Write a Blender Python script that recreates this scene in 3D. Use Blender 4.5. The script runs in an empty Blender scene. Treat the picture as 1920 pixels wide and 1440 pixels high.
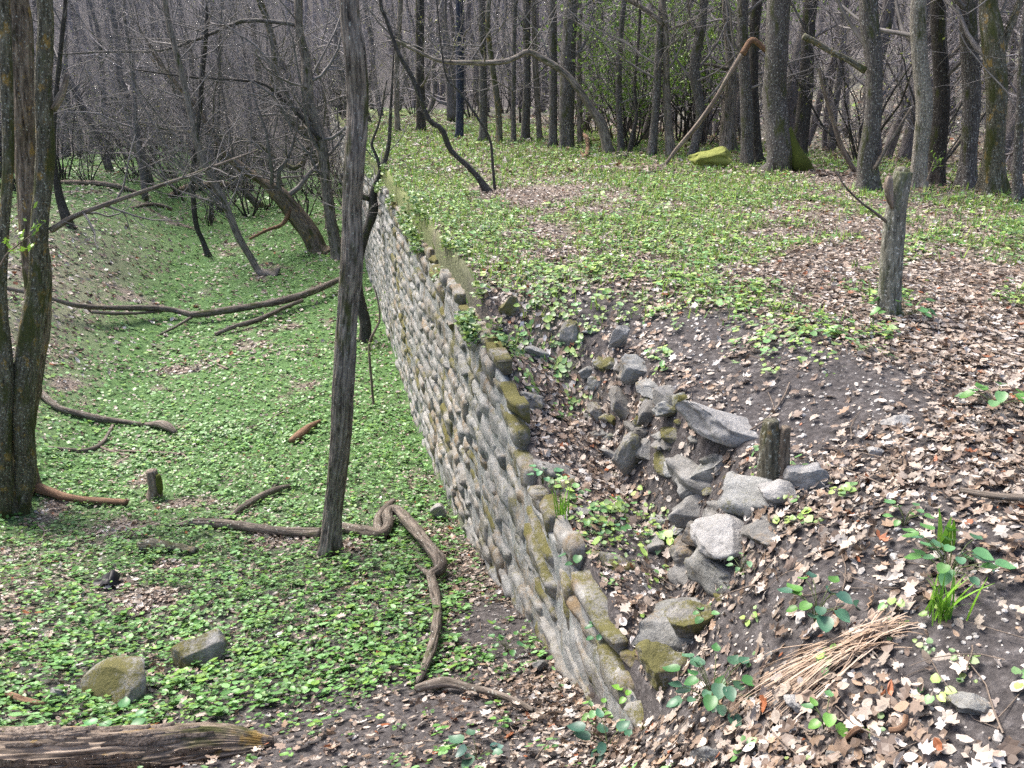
import bpy, math, random
import numpy as np
from mathutils import Vector

# ------------------------------------------------------------------ camera, sky, sun, exposure
SC = bpy.context.scene
COL = SC.collection
PITCH, YAW, FPX = math.radians(21.5), math.radians(13.9), 1450.0     # focal length in pixels of a 1920 px frame
CAM = np.array([0.0, 0.0, 1.5])
cd = bpy.data.cameras.new("camera")
cam = bpy.data.objects.new("camera", cd)
COL.objects.link(cam)
cam.location = CAM
cam.rotation_euler = (math.radians(90) - PITCH, 0, -YAW)
cd.sensor_width = 36.0
cd.lens = 36.0 * FPX / 1920.0
cd.clip_start, cd.clip_end = 0.05, 600
SC.camera = cam

SUN_EL, SUN_AZ = math.radians(56), math.radians(-38)      # azimuth clockwise from +Y
w = bpy.data.worlds.new("World")
SC.world = w
w.use_nodes = True
wn, wl = w.node_tree.nodes, w.node_tree.links
wn.clear()
sky = wn.new("ShaderNodeTexSky")
sky.sky_type = 'NISHITA'
sky.sun_disc = False
sky.sun_elevation = SUN_EL
sky.sun_rotation = SUN_AZ
sky.air_density, sky.dust_density, sky.ozone_density = 1.0, 5.0, 1.0
bg = wn.new("ShaderNodeBackground")
bg.inputs["Strength"].default_value = 0.11
wo = wn.new("ShaderNodeOutputWorld")
wl.new(sky.outputs[0], bg.inputs[0])
wl.new(bg.outputs[0], wo.inputs[0])
sl = bpy.data.lights.new("sun", 'SUN')
sl.energy = 1.7
sl.angle = math.radians(18)
sl.color = (1.0, 0.96, 0.9)
so = bpy.data.objects.new("sun", sl)
COL.objects.link(so)
sd = Vector((math.sin(SUN_AZ) * math.cos(SUN_EL), math.cos(SUN_AZ) * math.cos(SUN_EL), math.sin(SUN_EL)))
so.rotation_euler = sd.to_track_quat('Z', 'Y').to_euler()
so.location = (0, 0, 30)
SC.view_settings.view_transform = 'Standard'
SC.view_settings.look = 'None'
SC.view_settings.gamma = 1.0
SC.view_settings.exposure = 1.85
SC.view_settings.use_curve_mapping = False
SC.render.engine = 'CYCLES'
SC.cycles.use_denoising = False
SC.cycles.sample_clamp_indirect = 4.0
SC.cycles.max_bounces = 5
SC.cycles.diffuse_bounces = 3
SC.cycles.glossy_bounces = 2
SC.cycles.transmission_bounces = 2

# ------------------------------------------------------------------ small maths helpers
RNG = np.random.default_rng(11)
random.seed(5)

def _h(ix, iy, iz, seed):
    n = (ix * 374761393 + iy * 668265263 + iz * 2147483647 + seed * 974634777) & 0xffffffff
    n = ((n ^ (n >> 13)) * 1274126177) & 0xffffffff
    n = ((n ^ (n >> 16)) * 2246822519) & 0xffffffff
    return ((n ^ (n >> 15)) & 0xffffff) / float(0xffffff)

def vnoise(p, seed=0):
    """value noise in 0..1 at the points p (N,3)"""
    p = np.asarray(p, float)
    i = np.floor(p).astype(np.int64)
    f = p - i
    f = f * f * (3 - 2 * f)
    out = 0
    for dx in (0, 1):
        for dy in (0, 1):
            for dz in (0, 1):
                wgt = (f[:, 0] if dx else 1 - f[:, 0]) * (f[:, 1] if dy else 1 - f[:, 1]) * (f[:, 2] if dz else 1 - f[:, 2])
                out = out + wgt * _h(i[:, 0] + dx, i[:, 1] + dy, i[:, 2] + dz, seed)
    return out

def fbm(p, octaves=3, seed=0):
    p = np.asarray(p, float)
    a, s, t = 1.0, 0.0, 0.0
    for k in range(octaves):
        s = s + a * vnoise(p * 2.03 ** k + 17.3 * k, seed + k)
        t += a
        a *= 0.5
    return s / t

def n2(x, y, scale, seed=0, octaves=3):
    x, y = np.broadcast_arrays(np.asarray(x, float), np.asarray(y, float))
    return fbm(np.stack([x.ravel() / scale, y.ravel() / scale, np.zeros(x.size)], 1), octaves, seed).reshape(x.shape)

def ss(a, b, x):
    t = np.clip((np.asarray(x, float) - a) / (b - a), 0, 1)
    return t * t * (3 - 2 * t)

def unit(v):
    v = np.asarray(v, float)
    return v / np.maximum(np.linalg.norm(v, axis=-1, keepdims=True), 1e-9)

# ------------------------------------------------------------------ the lie of the land (z = 0 is the upper terrace)
WX = 1.05                                                   # plane of the wall's face
MY = [-8, 0, 1, 2, 2.67, 3.7, 4.7, 5.8, 6.7, 8, 10, 16, 40, 90]
MZ = [-0.1, -0.1, -0.38, -0.88, -1.25, -1.72, -2.05, -2.32, -2.56, -2.8, -3.0, -3.0, -2.8, -2.6]
BY = [-8, 0, 1.0, 1.7, 2.2, 2.5, 3.2, 4.2, 4.9, 5.3, 5.5, 6, 90]
BX = [0.3, 0.75, 1.0, 1.18, 1.36, 1.5, 1.76, 1.80, 1.62, 1.3, 1.14, 1.105, 1.105]
BW = [1.2, 0.9, 0.75, 0.62, 0.42, 0.24, 0.17, 0.17, 0.18, 0.16, 0.05, 0.045, 0.045]
TY = [1.9, 2.05, 2.3, 3.0, 3.6, 4.1, 4.3, 4.42, 4.6, 4.8, 5.3, 7, 12, 90]
TZ = [-1.25, -0.9, -0.76, -0.72, -0.74, -0.7, -0.58, -0.45, -0.32, -0.22, -0.2, -0.2, -0.2, -0.18]

def wall_top(y):
    y = np.asarray(y, float)
    return np.interp(y, TY, TZ) + 0.24 * (n2(y, y * 0 + 3, 0.42, 41, 2) - 0.5)

def ground(x, y):
    x, y = np.broadcast_arrays(np.asarray(x, float), np.asarray(y, float))
    moat = np.interp(y, MY, MZ)
    bank = 1.45 * ss(-2.6, -6.5, x) * ss(3.5, 11, y) - 0.9 * ss(-7.5, -14, x) * ss(3.5, 11, y)
    moat = moat + bank + 0.3 * ss(-1.0, -3.5, x) * ss(8, 3, y)
    moat = moat + 0.16 * (n2(x, y, 2.2, 3) - 0.5) + 0.07 * (n2(x, y, 0.5, 5) - 0.5)
    gul = np.maximum(np.interp(y, [1.8, 2.2, 3, 4, 4.6, 5.2, 5.5], [-0.92, -0.82, -0.72, -0.66, -0.5, -0.16, 0.02]), moat - 0.05)
    gul = gul - 0.06 * ss(1.25, 1.6, x) * ss(2.3, 2.8, y) * ss(5.0, 4.4, y)
    gul = gul + 0.12 * (n2(x, y, 0.4, 9) - 0.5)
    fill = np.interp(y, TY, TZ) - 0.04 - 0.42 * np.maximum(x - 1.14, 0)
    gul = np.where(y > 2.0, np.maximum(gul, fill), gul)
    k = ss(1.07, 1.13, x) * ss(1.9, 2.2, y)
    low = moat * (1 - k) + gul * k
    xb = np.interp(y, BY, BX) + 0.14 * (n2(y, y * 0, 0.6, 21, 2) - 0.5) * (y < 5.2)
    bw = np.interp(y, BY, BW)
    pla = 0.03 + 0.12 * (n2(x, y, 2.6, 13) - 0.5) + 0.05 * (n2(x, y, 0.45, 15) - 0.5)
    pla = pla + 0.05 * ss(5, 9, y) - 0.22 * ss(1.1, 0.0, x - xb) * ss(6.0, 4.5, y) + 0.03 * ss(0.6, 0, x - xb) * ss(5, 6, y)
    s = ss(-1, 1, (x - xb) / bw)
    z = low * (1 - s) + pla * s
    r = np.sqrt(x * x + y * y)
    z = z + 0.55 * np.clip(r - 44, 0, 52) * ss(44, 60, r) + 0.2 * np.clip(x - 13, 0, 60) * ss(13, 22, x)
    z = z - 0.6 * ss(5, 9, x - 5) * ss(12, 20, r) * ss(40, 26, r)
    return z

def grad(x, y, e=0.03):
    return (ground(x + e, y) - ground(x - e, y)) / (2 * e), (ground(x, y + e) - ground(x, y - e)) / (2 * e)

FH = np.array([math.sin(YAW), math.cos(YAW), 0])
RH = np.array([math.cos(YAW), -math.sin(YAW), 0])
ZH = np.array([0, 0, 1.0])

def ray(u, v):
    a, b = (u - 960) / FPX, (720 - v) / FPX
    return FH * (math.cos(PITCH) + b * math.sin(PITCH)) + RH * a + ZH * (-math.sin(PITCH) + b * math.cos(PITCH))

TS = np.geomspace(0.8, 160, 3000)
def gp(u, v):
    """where the line of sight measured in the photograph meets the ground"""
    d = ray(u, v)
    p = CAM + TS[:, None] * d
    k = np.nonzero(p[:, 2] < ground(p[:, 0], p[:, 1]))[0]
    if len(k) == 0:
        return CAM + 60 * d
    q = p[k[0]].copy()
    q[2] = ground(q[0], q[1])
    return q

def away(p):
    return float(np.dot(np.asarray(p) - CAM, FH))

def at(u, v, dist):
    """a point at the horizontal distance DIST, measured in the photograph"""
    d = ray(u, v)
    return CAM + d * (dist / np.dot(d, FH))

def slant(p):
    ax = FH * math.cos(PITCH) - ZH * math.sin(PITCH)
    return float(np.dot(np.asarray(p) - CAM, ax))

# ------------------------------------------------------------------ mesh helpers
def mesh(name, V, polys, mat=None, smooth=True, col=None, vec=None):
    """polys: list of (n,k) index arrays"""
    me = bpy.data.meshes.new(name)
    V = np.asarray(V, np.float32)
    polys = [np.asarray(p, np.int32) for p in polys if len(p)]
    me.vertices.add(len(V))
    me.vertices.foreach_set("co", V.ravel())
    loops = np.concatenate([p.ravel() for p in polys])
    sizes = np.concatenate([np.full(len(p), p.shape[1], np.int32) for p in polys])
    me.loops.add(len(loops))
    me.loops.foreach_set("vertex_index", loops)
    me.polygons.add(len(sizes))
    me.polygons.foreach_set("loop_start", np.concatenate([[0], np.cumsum(sizes)[:-1]]).astype(np.int32))
    me.polygons.foreach_set("use_smooth", np.full(len(sizes), bool(smooth)))
    if col is not None:
        a = me.attributes.new("Col", 'FLOAT_COLOR', 'POINT')
        c = np.ones((len(V), 4), np.float32)
        c[:, :col.shape[1]] = col
        a.data.foreach_set("color", c.ravel())
    if vec is not None:
        a = me.attributes.new("bco", 'FLOAT_VECTOR', 'POINT')
        a.data.foreach_set("vector", np.asarray(vec, np.float32).ravel())
    me.update(calc_edges=True)
    me.validate()
    if mat is not None:
        me.materials.append(mat)
    return me

def link(name, data, parent=None, loc=None):
    o = bpy.data.objects.new(name, data)
    COL.objects.link(o)
    if parent is not None:
        o.parent = parent
    if loc is not None:
        o.location = [float(q) for q in loc]
    return o

def tag(o, label=None, cat=None, group=None, kind=None):
    for k, v in (("label", label), ("category", cat), ("group", group), ("kind", kind)):
        if v:
            o[k] = v
    return o

def catmull(P, n):
    P = np.asarray(P, float)
    Q = np.vstack([2 * P[0] - P[1], P, 2 * P[-1] - P[-2]])
    seg = np.concatenate([[0], np.cumsum(np.maximum(np.linalg.norm(np.diff(P[:, :3], axis=0), axis=1), 1e-6))])
    out = []
    for s in np.linspace(0, seg[-1], n):
        i = min(max(int(np.searchsorted(seg, s, 'right')) - 1, 0), len(P) - 2)
        t = (s - seg[i]) / (seg[i + 1] - seg[i])
        a, b, c, d = Q[i], Q[i + 1], Q[i + 2], Q[i + 3]
        out.append(0.5 * (2 * b + (c - a) * t + (2 * a - 5 * b + 4 * c - d) * t * t + (3 * b - a - 3 * c + d) * t ** 3))
    return np.array(out)

def tubes(P, R, sides, ridge=None, caps=False):
    """P (T,N,3), R (T,N): T tubes of N rings. Returns V, [quads, caps], bark coordinates"""
    P, R = np.asarray(P, float), np.asarray(R, float)
    T, N, _ = P.shape
    t = unit(np.gradient(P, axis=1))
    m = unit(P[:, -1] - P[:, 0])
    ref = np.where(np.abs(m[:, 2:3]) > 0.8, [[1.0, 0, 0]], [[0, 0, 1.0]])
    a = unit(ref[:, None, :] - np.sum(ref[:, None, :] * t, -1, keepdims=True) * t)
    b = np.cross(t, a)
    th = np.arange(sides) * 2 * math.pi / sides
    L = np.concatenate([np.zeros((T, 1)), np.cumsum(np.linalg.norm(np.diff(P, axis=1), axis=2), 1)], 1)
    c, s = np.cos(th), np.sin(th)
    rr = np.repeat(R[:, :, None], sides, 2)
    bc = np.stack([rr * c, rr * s, np.repeat(L[:, :, None], sides, 2)], -1)
    if ridge is not None:
        rr = rr + ridge(bc.reshape(-1, 3), np.tile(th, T * N), rr.ravel()).reshape(rr.shape)
    V = P[:, :, None, :] + rr[..., None] * (c[:, None] * a[:, :, None, :] + s[:, None] * b[:, :, None, :])
    i = np.arange(T * N * sides).reshape(T, N, sides)
    q = np.stack([i[:, :-1, :], np.roll(i, -1, 2)[:, :-1, :], np.roll(i, -1, 2)[:, 1:, :], i[:, 1:, :]], -1).reshape(-1, 4)
    polys = [q]
    if caps:
        polys += [i[:, 0, ::-1], i[:, -1, :]]
    return V.reshape(-1, 3), polys, bc.reshape(-1, 3)

def merge(parts):
    """join several (V, polys, bc)"""
    Vs, ps, bs, off = [], {}, [], 0
    for V, polys, b in parts:
        Vs.append(V); bs.append(b)
        for p in polys:
            if len(p):
                ps.setdefault(p.shape[1], []).append(p + off)
        off += len(V)
    return np.vstack(Vs), [np.vstack(x) for x in ps.values()], np.vstack(bs)

def bark_ridge(amp, k=9, seed=0, root=0.0):
    """braided lengthwise furrows: k ridges round the stem"""
    def f(bc, th, r):
        ct, sn, L = np.cos(th), np.sin(th), bc[:, 2]
        wp = fbm(np.stack([ct * 1.6, sn * 1.6, L * 2.6], 1), 3, seed) - 0.5
        fine = fbm(np.stack([ct * k * 0.8, sn * k * 0.8, L * 9], 1), 2, seed + 3) - 0.5
        g_ = np.abs(np.sin(th * k * 0.5 * 2 / 2 + 9.0 * wp)) ** 0.6
        brk = fbm(np.stack([ct * k * 0.4, sn * k * 0.4, L * 6], 1), 2, seed + 7)
        v = g_ * (0.55 + 0.9 * (brk - 0.25)) * 1.5 - 0.7 + 0.9 * fine
        big = fbm(np.stack([ct, sn, L * 1.3], 1), 2, seed + 9) - 0.5
        return amp * np.clip(v, -1.1, 1.1) + r * 0.22 * big + root * r * np.exp(-L / 0.28) * (np.cos(3 * th + seed) + 0.7 * np.cos(5 * th + 2 * seed))
    return f

def grow(starts, dirs, lens, r0, N=6, wig=0.25, up=0.05, tip=0.25, rng=RNG):
    T = len(starts)
    P = np.zeros((T, N, 3))
    P[:, 0] = starts
    d = unit(dirs)
    for k in range(1, N):
        d = unit(d + rng.normal(0, wig, (T, 3)) + [0, 0, up])
        P[:, k] = P[:, k - 1] + d * (lens / (N - 1))[:, None]
    R = r0[:, None] * np.linspace(1, tip, N)[None, :]
    return P, R

def along(P, R, rng, count, lo=0.2, hi=1.0):
    """random spots on the tubes P"""
    T, N, _ = P.shape
    k = rng.integers(0, T, count)
    s = rng.uniform(lo, hi, count) * (N - 1.001)
    i = s.astype(int)
    f = (s - i)[:, None]
    pos = P[k, i] * (1 - f) + P[k, i + 1] * f
    d = unit(P[k, i + 1] - P[k, i])
    r = R[k, i] * (1 - f[:, 0]) + R[k, i + 1] * f[:, 0]
    ln = np.linalg.norm(P[k, -1] - P[k, 0], axis=1)
    return pos, d, r, ln

def side_dirs(d, rng, spread=0.9):
    v = rng.normal(0, 1, d.shape)
    v = unit(v - np.sum(v * d, 1, keepdims=True) * d)
    return unit(d * rng.uniform(0.35, 1.0, (len(d), 1)) + v * spread)

def crown_geo(path, rad, rng, n1=12, n2_=60, n3=200, length=2.2, lo=0.25, low_up=0.15, thick=0.35, tmin=0.0022):
    """boughs, branches and twigs on a stem"""
    path, rad = np.asarray(path)[None], np.asarray(rad)[None]
    p, d, r, _ = along(path, rad, rng, n1, lo, 0.98)
    ang = rng.uniform(0, 2 * math.pi, n1)
    dd = np.stack([np.cos(ang), np.sin(ang), rng.uniform(0.0, 1.1, n1)], 1)
    ln = length * rng.uniform(0.6, 1.3, n1)
    P1, R1 = grow(p, dd, ln, np.maximum(r * thick * rng.uniform(0.5, 1.1, n1), 0.008), 7, 0.22, low_up, 0.25, rng)
    p, d, r, l = along(P1, R1, rng, n2_, 0.15, 1)
    P2, R2 = grow(p, side_dirs(d, rng), l * rng.uniform(0.25, 0.6, n2_), np.maximum(r * 0.6, 0.004), 5, 0.22, 0.06, 0.3, rng)
    p, d, r, l = along(P2, R2, rng, n3, 0.1, 1)
    P3, R3 = grow(p, side_dirs(d, rng), l * rng.uniform(0.3, 0.75, n3), np.maximum(r * 0.6, tmin), 4, 0.2, 0.04, 0.4, rng)
    return [tubes(P1, R1, 5), tubes(P2, R2, 3), tubes(P3, R3, 3)], P3

# ------------------------------------------------------------------ materials
def mat_base(name):
    m = bpy.data.materials.new(name)
    m.use_nodes = True
    nt = m.node_tree
    bs = nt.nodes["Principled BSDF"]
    bs.inputs["Roughness"].default_value = 0.85
    bs.inputs["Specular IOR Level"].default_value = 0.25
    return m, nt, bs

def node(nt, t, **kw):
    n = nt.nodes.new(t)
    for k, v in kw.items():
        if k in n.inputs.keys() if hasattr(n.inputs, "keys") else False:
            n.inputs[k].default_value = v
        else:
            setattr(n, k, v)
    return n

def tex(nt, co, scale, detail=4, rough=0.6, kind="ShaderNodeTexNoise"):
    n = nt.nodes.new(kind)
    n.inputs["Scale"].default_value = scale
    if "Detail" in n.inputs.keys():
        n.inputs["Detail"].default_value = detail
    if "Roughness" in n.inputs.keys():
        n.inputs["Roughness"].default_value = rough
    nt.links.new(co, n.inputs["Vector"])
    return n.outputs[0]

def ramp(nt, fac, stops):
    n = nt.nodes.new("ShaderNodeValToRGB")
    e = n.color_ramp.elements
    while len(e) < len(stops):
        e.new(0.5)
    for q, (p, c) in zip(e, stops):
        q.position = p
        q.color = (c, c, c, 1) if isinstance(c, (int, float)) else (*c, 1)
    nt.links.new(fac, n.inputs[0])
    return n.outputs[0]

def mix(nt, fac, a, b, mode='MIX'):
    n = nt.nodes.new("ShaderNodeMix")
    n.data_type = 'RGBA'
    n.blend_type = mode
    for s, v in ((n.inputs[0], fac), (n.inputs[6], a), (n.inputs[7], b)):
        if isinstance(v, (int, float)):
            s.default_value = v
        elif isinstance(v, tuple):
            s.default_value = (*v, 1)
        else:
            nt.links.new(v, s)
    return n.outputs[2]

def bump(nt, bs, height, strength, dist):
    n = nt.nodes.new("ShaderNodeBump")
    n.inputs["Strength"].default_value = strength
    n.inputs["Distance"].default_value = dist
    nt.links.new(height, n.inputs["Height"])
    nt.links.new(n.outputs[0], bs.inputs["Normal"])

def mapping(nt, co, scale):
    n = nt.nodes.new("ShaderNodeMapping")
    n.inputs["Scale"].default_value = scale
    nt.links.new(co, n.inputs["Vector"])
    return n.outputs[0]

def attr(nt, name, out="Vector"):
    n = nt.nodes.new("ShaderNodeAttribute")
    n.attribute_name = name
    return n.outputs[out]

def objco(nt):
    return nt.nodes.new("ShaderNodeTexCoord").outputs["Object"]

def geopos(nt):
    return nt.nodes.new("ShaderNodeNewGeometry").outputs["Position"]

def objrand(nt):
    return nt.nodes.new("ShaderNodeObjectInfo").outputs["Random"]

def bark_mat(name, dark, light, moss=0.0, lichen=0.0, mosscol=(0.045, 0.052, 0.013), lichcol=(0.42, 0.43, 0.38), stretch=0.16, scale=55, bmp=0.9, orange=0.0):
    m, nt, bs = mat_base(name)
    b = attr(nt, "bco")
    st = mapping(nt, b, (1, 1, stretch))
    n1 = tex(nt, st, scale, 5, 0.65)
    c = ramp(nt, n1, [(0.34, dark), (0.5, tuple(0.5 * (a + q) for a, q in zip(dark, light))), (0.66, light)])
    big = tex(nt, b, 3.0, 3)
    c = mix(nt, ramp(nt, big, [(0.35, 0.0), (0.7, 0.5)]), c, dark)
    if orange:
        o = tex(nt, mapping(nt, b, (1, 1, 0.6)), 11, 3, 0.6)
        c = mix(nt, ramp(nt, o, [(0.60 - 0.05 * orange, 0.0), (0.66, 0.85)]), c, (0.26, 0.17, 0.05))
    if lichen:
        l = tex(nt, mapping(nt, b, (1, 1, 0.7)), 60, 3, 0.7)
        c = mix(nt, ramp(nt, l, [(0.62 - 0.1 * lichen, 0.0), (0.70 - 0.06 * lichen, 0.9)]), c, lichcol)
    if moss:
        q = tex(nt, mapping(nt, b, (2.2, 2.2, 0.7)), 3.2, 4, 0.6)
        c = mix(nt, ramp(nt, q, [(0.62 - 0.22 * moss, 0.0), (0.72 - 0.2 * moss, 0.9)]), c, mosscol)
    nt.links.new(c, bs.inputs["Base Color"])
    bump(nt, bs, n1, bmp, 0.015)
    return m

def stone_mat(name, moss=0.5, base=(0.165, 0.168, 0.16), dark=(0.05, 0.05, 0.046), pale=(0.34, 0.34, 0.33), mosscol=(0.062, 0.058, 0.015), ochre=0.5):
    m, nt, bs = mat_base(name)
    g = geopos(nt)
    n1 = tex(nt, g, 11, 6, 0.72)
    n2_ = tex(nt, g, 48, 5, 0.75)
    n3 = tex(nt, g, 150, 3, 0.8)
    def soft(mask, k):
        """a patch mask with a ragged edge"""
        f = nt.nodes.new("ShaderNodeMath"); f.operation = 'MULTIPLY_ADD'
        nt.links.new(n2_, f.inputs[0]); f.inputs[1].default_value = k
        nt.links.new(mask, f.inputs[2])
        f2 = nt.nodes.new("ShaderNodeMath"); f2.operation = 'MULTIPLY_ADD'
        nt.links.new(n3, f2.inputs[0]); f2.inputs[1].default_value = k * 0.7
        nt.links.new(f.outputs[0], f2.inputs[2])
        s_ = nt.nodes.new("ShaderNodeMath"); s_.operation = 'SUBTRACT'
        nt.links.new(f2.outputs[0], s_.inputs[0]); s_.inputs[1].default_value = 0.85 * k
        return s_.outputs[0]
    c = ramp(nt, n1, [(0.30, dark), (0.46, base), (0.72, pale)])
    c = mix(nt, ramp(nt, n2_, [(0.34, 0.7), (0.47, 0.0)]), c, dark)
    c = mix(nt, ramp(nt, n3, [(0.54, 0.0), (0.68, 0.55)]), c, pale)
    c = mix(nt, 0.32, c, mix(nt, objrand(nt), (0.085, 0.078, 0.067), (0.34, 0.34, 0.33)))
    if ochre:
        q = soft(tex(nt, mapping(nt, g, (1, 1, 0.35)), 4.2, 4, 0.65), 0.35)
        c = mix(nt, ramp(nt, q, [(0.63 - 0.1 * ochre, 0.0), (0.74 - 0.06 * ochre, 0.75)]), c, mix(nt, n3, (0.10, 0.06, 0.022), (0.21, 0.145, 0.07)))
    if moss:
        q = tex(nt, mapping(nt, g, (1, 1, 0.6)), 3.4, 5, 0.65)
        nz = nt.nodes.new("ShaderNodeSeparateXYZ")
        nt.links.new(nt.nodes.new("ShaderNodeNewGeometry").outputs["Normal"], nz.inputs[0])
        ma = nt.nodes.new("ShaderNodeMath"); ma.operation = 'MULTIPLY_ADD'
        nt.links.new(nz.outputs[2], ma.inputs[0]); ma.inputs[1].default_value = 0.06 if moss > 0.7 else 0.0
        nt.links.new(q, ma.inputs[2])
        q = soft(ma.outputs[0], 0.45)
        mc = mix(nt, n3, tuple(0.6 * v for v in mosscol), tuple(2.3 * v for v in mosscol))
        c = mix(nt, ramp(nt, q, [(0.65 - 0.2 * moss, 0.0), (0.75 - 0.17 * moss, 0.92)]), c, mc)
    nt.links.new(c, bs.inputs["Base Color"])
    bs.inputs["Roughness"].default_value = 0.92
    h = nt.nodes.new("ShaderNodeMath"); h.operation = 'MULTIPLY_ADD'
    nt.links.new(n1, h.inputs[0]); h.inputs[1].default_value = 2.0
    h2 = nt.nodes.new("ShaderNodeMath"); h2.operation = 'MULTIPLY_ADD'
    nt.links.new(n2_, h2.inputs[0]); h2.inputs[1].default_value = 0.9
    h2.inputs[2].default_value = 0.0
    nt.links.new(h2.outputs[0], h.inputs[2])
    bump(nt, bs, h.outputs[0], 0.8, 0.010)
    return m

def leaf_mat(name, trans=0.25, rough=0.55, spec=0.35):
    m, nt, bs = mat_base(name)
    c = attr(nt, "Col", "Color")
    n = tex(nt, geopos(nt), 130, 2)
    c2 = mix(nt, 0.35, c, mix(nt, 1.0, c, ramp(nt, n, [(0.3, 0.55), (0.7, 1.25)]), 'MULTIPLY'))
    nt.links.new(c2, bs.inputs["Base Color"])
    bs.inputs["Roughness"].default_value = rough
    bs.inputs["Specular IOR Level"].default_value = spec
    if trans:
        t = nt.nodes.new("ShaderNodeBsdfTranslucent")
        nt.links.new(c2, t.inputs["Color"])
        mx = nt.nodes.new("ShaderNodeMixShader")
        mx.inputs[0].default_value = trans
        nt.links.new(bs.outputs[0], mx.inputs[1])
        nt.links.new(t.outputs[0], mx.inputs[2])
        nt.links.new(mx.outputs[0], nt.nodes["Material Output"].inputs["Surface"])
    return m

def plain_mat(name, c1, c2, scale=20, rough=0.8):
    m, nt, bs = mat_base(name)
    c = mix(nt, tex(nt, objco(nt), scale, 4), c1, c2)
    nt.links.new(c, bs.inputs["Base Color"])
    bs.inputs["Roughness"].default_value = rough
    return m

M = {}
M['bark_brown'] = bark_mat('bark_brown', (0.04, 0.033, 0.028), (0.34, 0.295, 0.25), moss=0.35, lichen=0.15, scale=42)
M['bark_rough'] = bark_mat('bark_rough', (0.035, 0.026, 0.019), (0.30, 0.24, 0.18), moss=0.45, lichen=0.2, orange=0.5, scale=40)
M['bark_moss'] = bark_mat('bark_moss', (0.03, 0.027, 0.019), (0.19, 0.175, 0.13), moss=0.6, lichen=0.5, orange=0.6, scale=60)
M['bark_grey'] = bark_mat('bark_grey', (0.03, 0.026, 0.024), (0.16, 0.145, 0.135), moss=0.35, lichen=0.45, scale=70, lichcol=(0.5, 0.5, 0.47))
M['bark_pale'] = bark_mat('bark_pale', (0.10, 0.09, 0.075), (0.34, 0.31, 0.27), moss=0.3, lichen=0.9, scale=60, lichcol=(0.55, 0.54, 0.48))
M['bark_stump'] = bark_mat('bark_stump', (0.06, 0.058, 0.045), (0.30, 0.29, 0.24), moss=0.5, lichen=0.6, scale=60, mosscol=(0.07, 0.09, 0.025), lichcol=(0.5, 0.5, 0.45))
M['bark_dark'] = bark_mat('bark_dark', (0.018, 0.016, 0.015), (0.085, 0.075, 0.068), moss=0.3, lichen=0.1, scale=60)
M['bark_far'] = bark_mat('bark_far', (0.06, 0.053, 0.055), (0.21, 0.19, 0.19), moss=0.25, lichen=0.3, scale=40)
M['bark_blue'] = bark_mat('bark_blue', (0.012, 0.014, 0.022), (0.05, 0.06, 0.10), moss=0.0, lichen=0.2, scale=50)
M['dead_wood'] = bark_mat('dead_wood', (0.06, 0.043, 0.032), (0.33, 0.27, 0.22), moss=0.25, lichen=0.1, scale=45, stretch=0.08)
M['dead_red'] = bark_mat('dead_red', (0.07, 0.035, 0.02), (0.30, 0.19, 0.12), moss=0.2, scale=45, stretch=0.08)
M['dead_dark'] = bark_mat('dead_dark', (0.028, 0.023, 0.018), (0.24, 0.20, 0.165), moss=0.3, lichen=0.2, scale=45, stretch=0.1)
M['log'] = bark_mat('log', (0.05, 0.037, 0.027), (0.40, 0.32, 0.25), moss=0.45, orange=0.3, scale=45, stretch=0.10)
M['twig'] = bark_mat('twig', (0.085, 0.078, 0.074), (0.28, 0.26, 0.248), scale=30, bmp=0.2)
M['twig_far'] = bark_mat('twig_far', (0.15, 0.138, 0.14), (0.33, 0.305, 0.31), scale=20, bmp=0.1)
M['moss'] = plain_mat('moss', (0.03, 0.04, 0.006), (0.12, 0.14, 0.03), 40, 0.95)
M['moss_pale'] = plain_mat('moss_pale', (0.10, 0.12, 0.02), (0.30, 0.32, 0.10), 18, 0.95)
M['flake'] = bark_mat('flake', (0.09, 0.065, 0.048), (0.44, 0.36, 0.29), scale=60, stretch=0.3)
M['stone'] = stone_mat('stone', 0.45, ochre=0.7)
M['stone_mossy'] = stone_mat('stone_mossy', 1.0, ochre=1.1, base=(0.16, 0.148, 0.13), pale=(0.34, 0.335, 0.32))
M['stone_ochre'] = stone_mat('stone_ochre', 0.45, ochre=1.5, base=(0.19, 0.18, 0.16))
M['stone_earth'] = stone_mat('stone_earth', 0.3, base=(0.115, 0.11, 0.10), dark=(0.04, 0.037, 0.034), pale=(0.26, 0.255, 0.25), ochre=0.6)
M['stone_pale'] = stone_mat('stone_pale', 0.12, base=(0.29, 0.282, 0.273), dark=(0.11, 0.104, 0.10), pale=(0.46, 0.45, 0.44), ochre=0.2)
M['mortar'] = stone_mat('mortar', 0.4, base=(0.20, 0.205, 0.198), dark=(0.065, 0.12, 0.12), pale=(0.40, 0.405, 0.395), ochre=0.95)
M['dead_leaf'] = leaf_mat('dead_leaf', 0.12, 0.5, 0.4)
M['green_leaf'] = leaf_mat('green_leaf', 0.25, 0.42, 0.5)
M['grass'] = leaf_mat('grass', 0.25, 0.5, 0.3)

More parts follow.
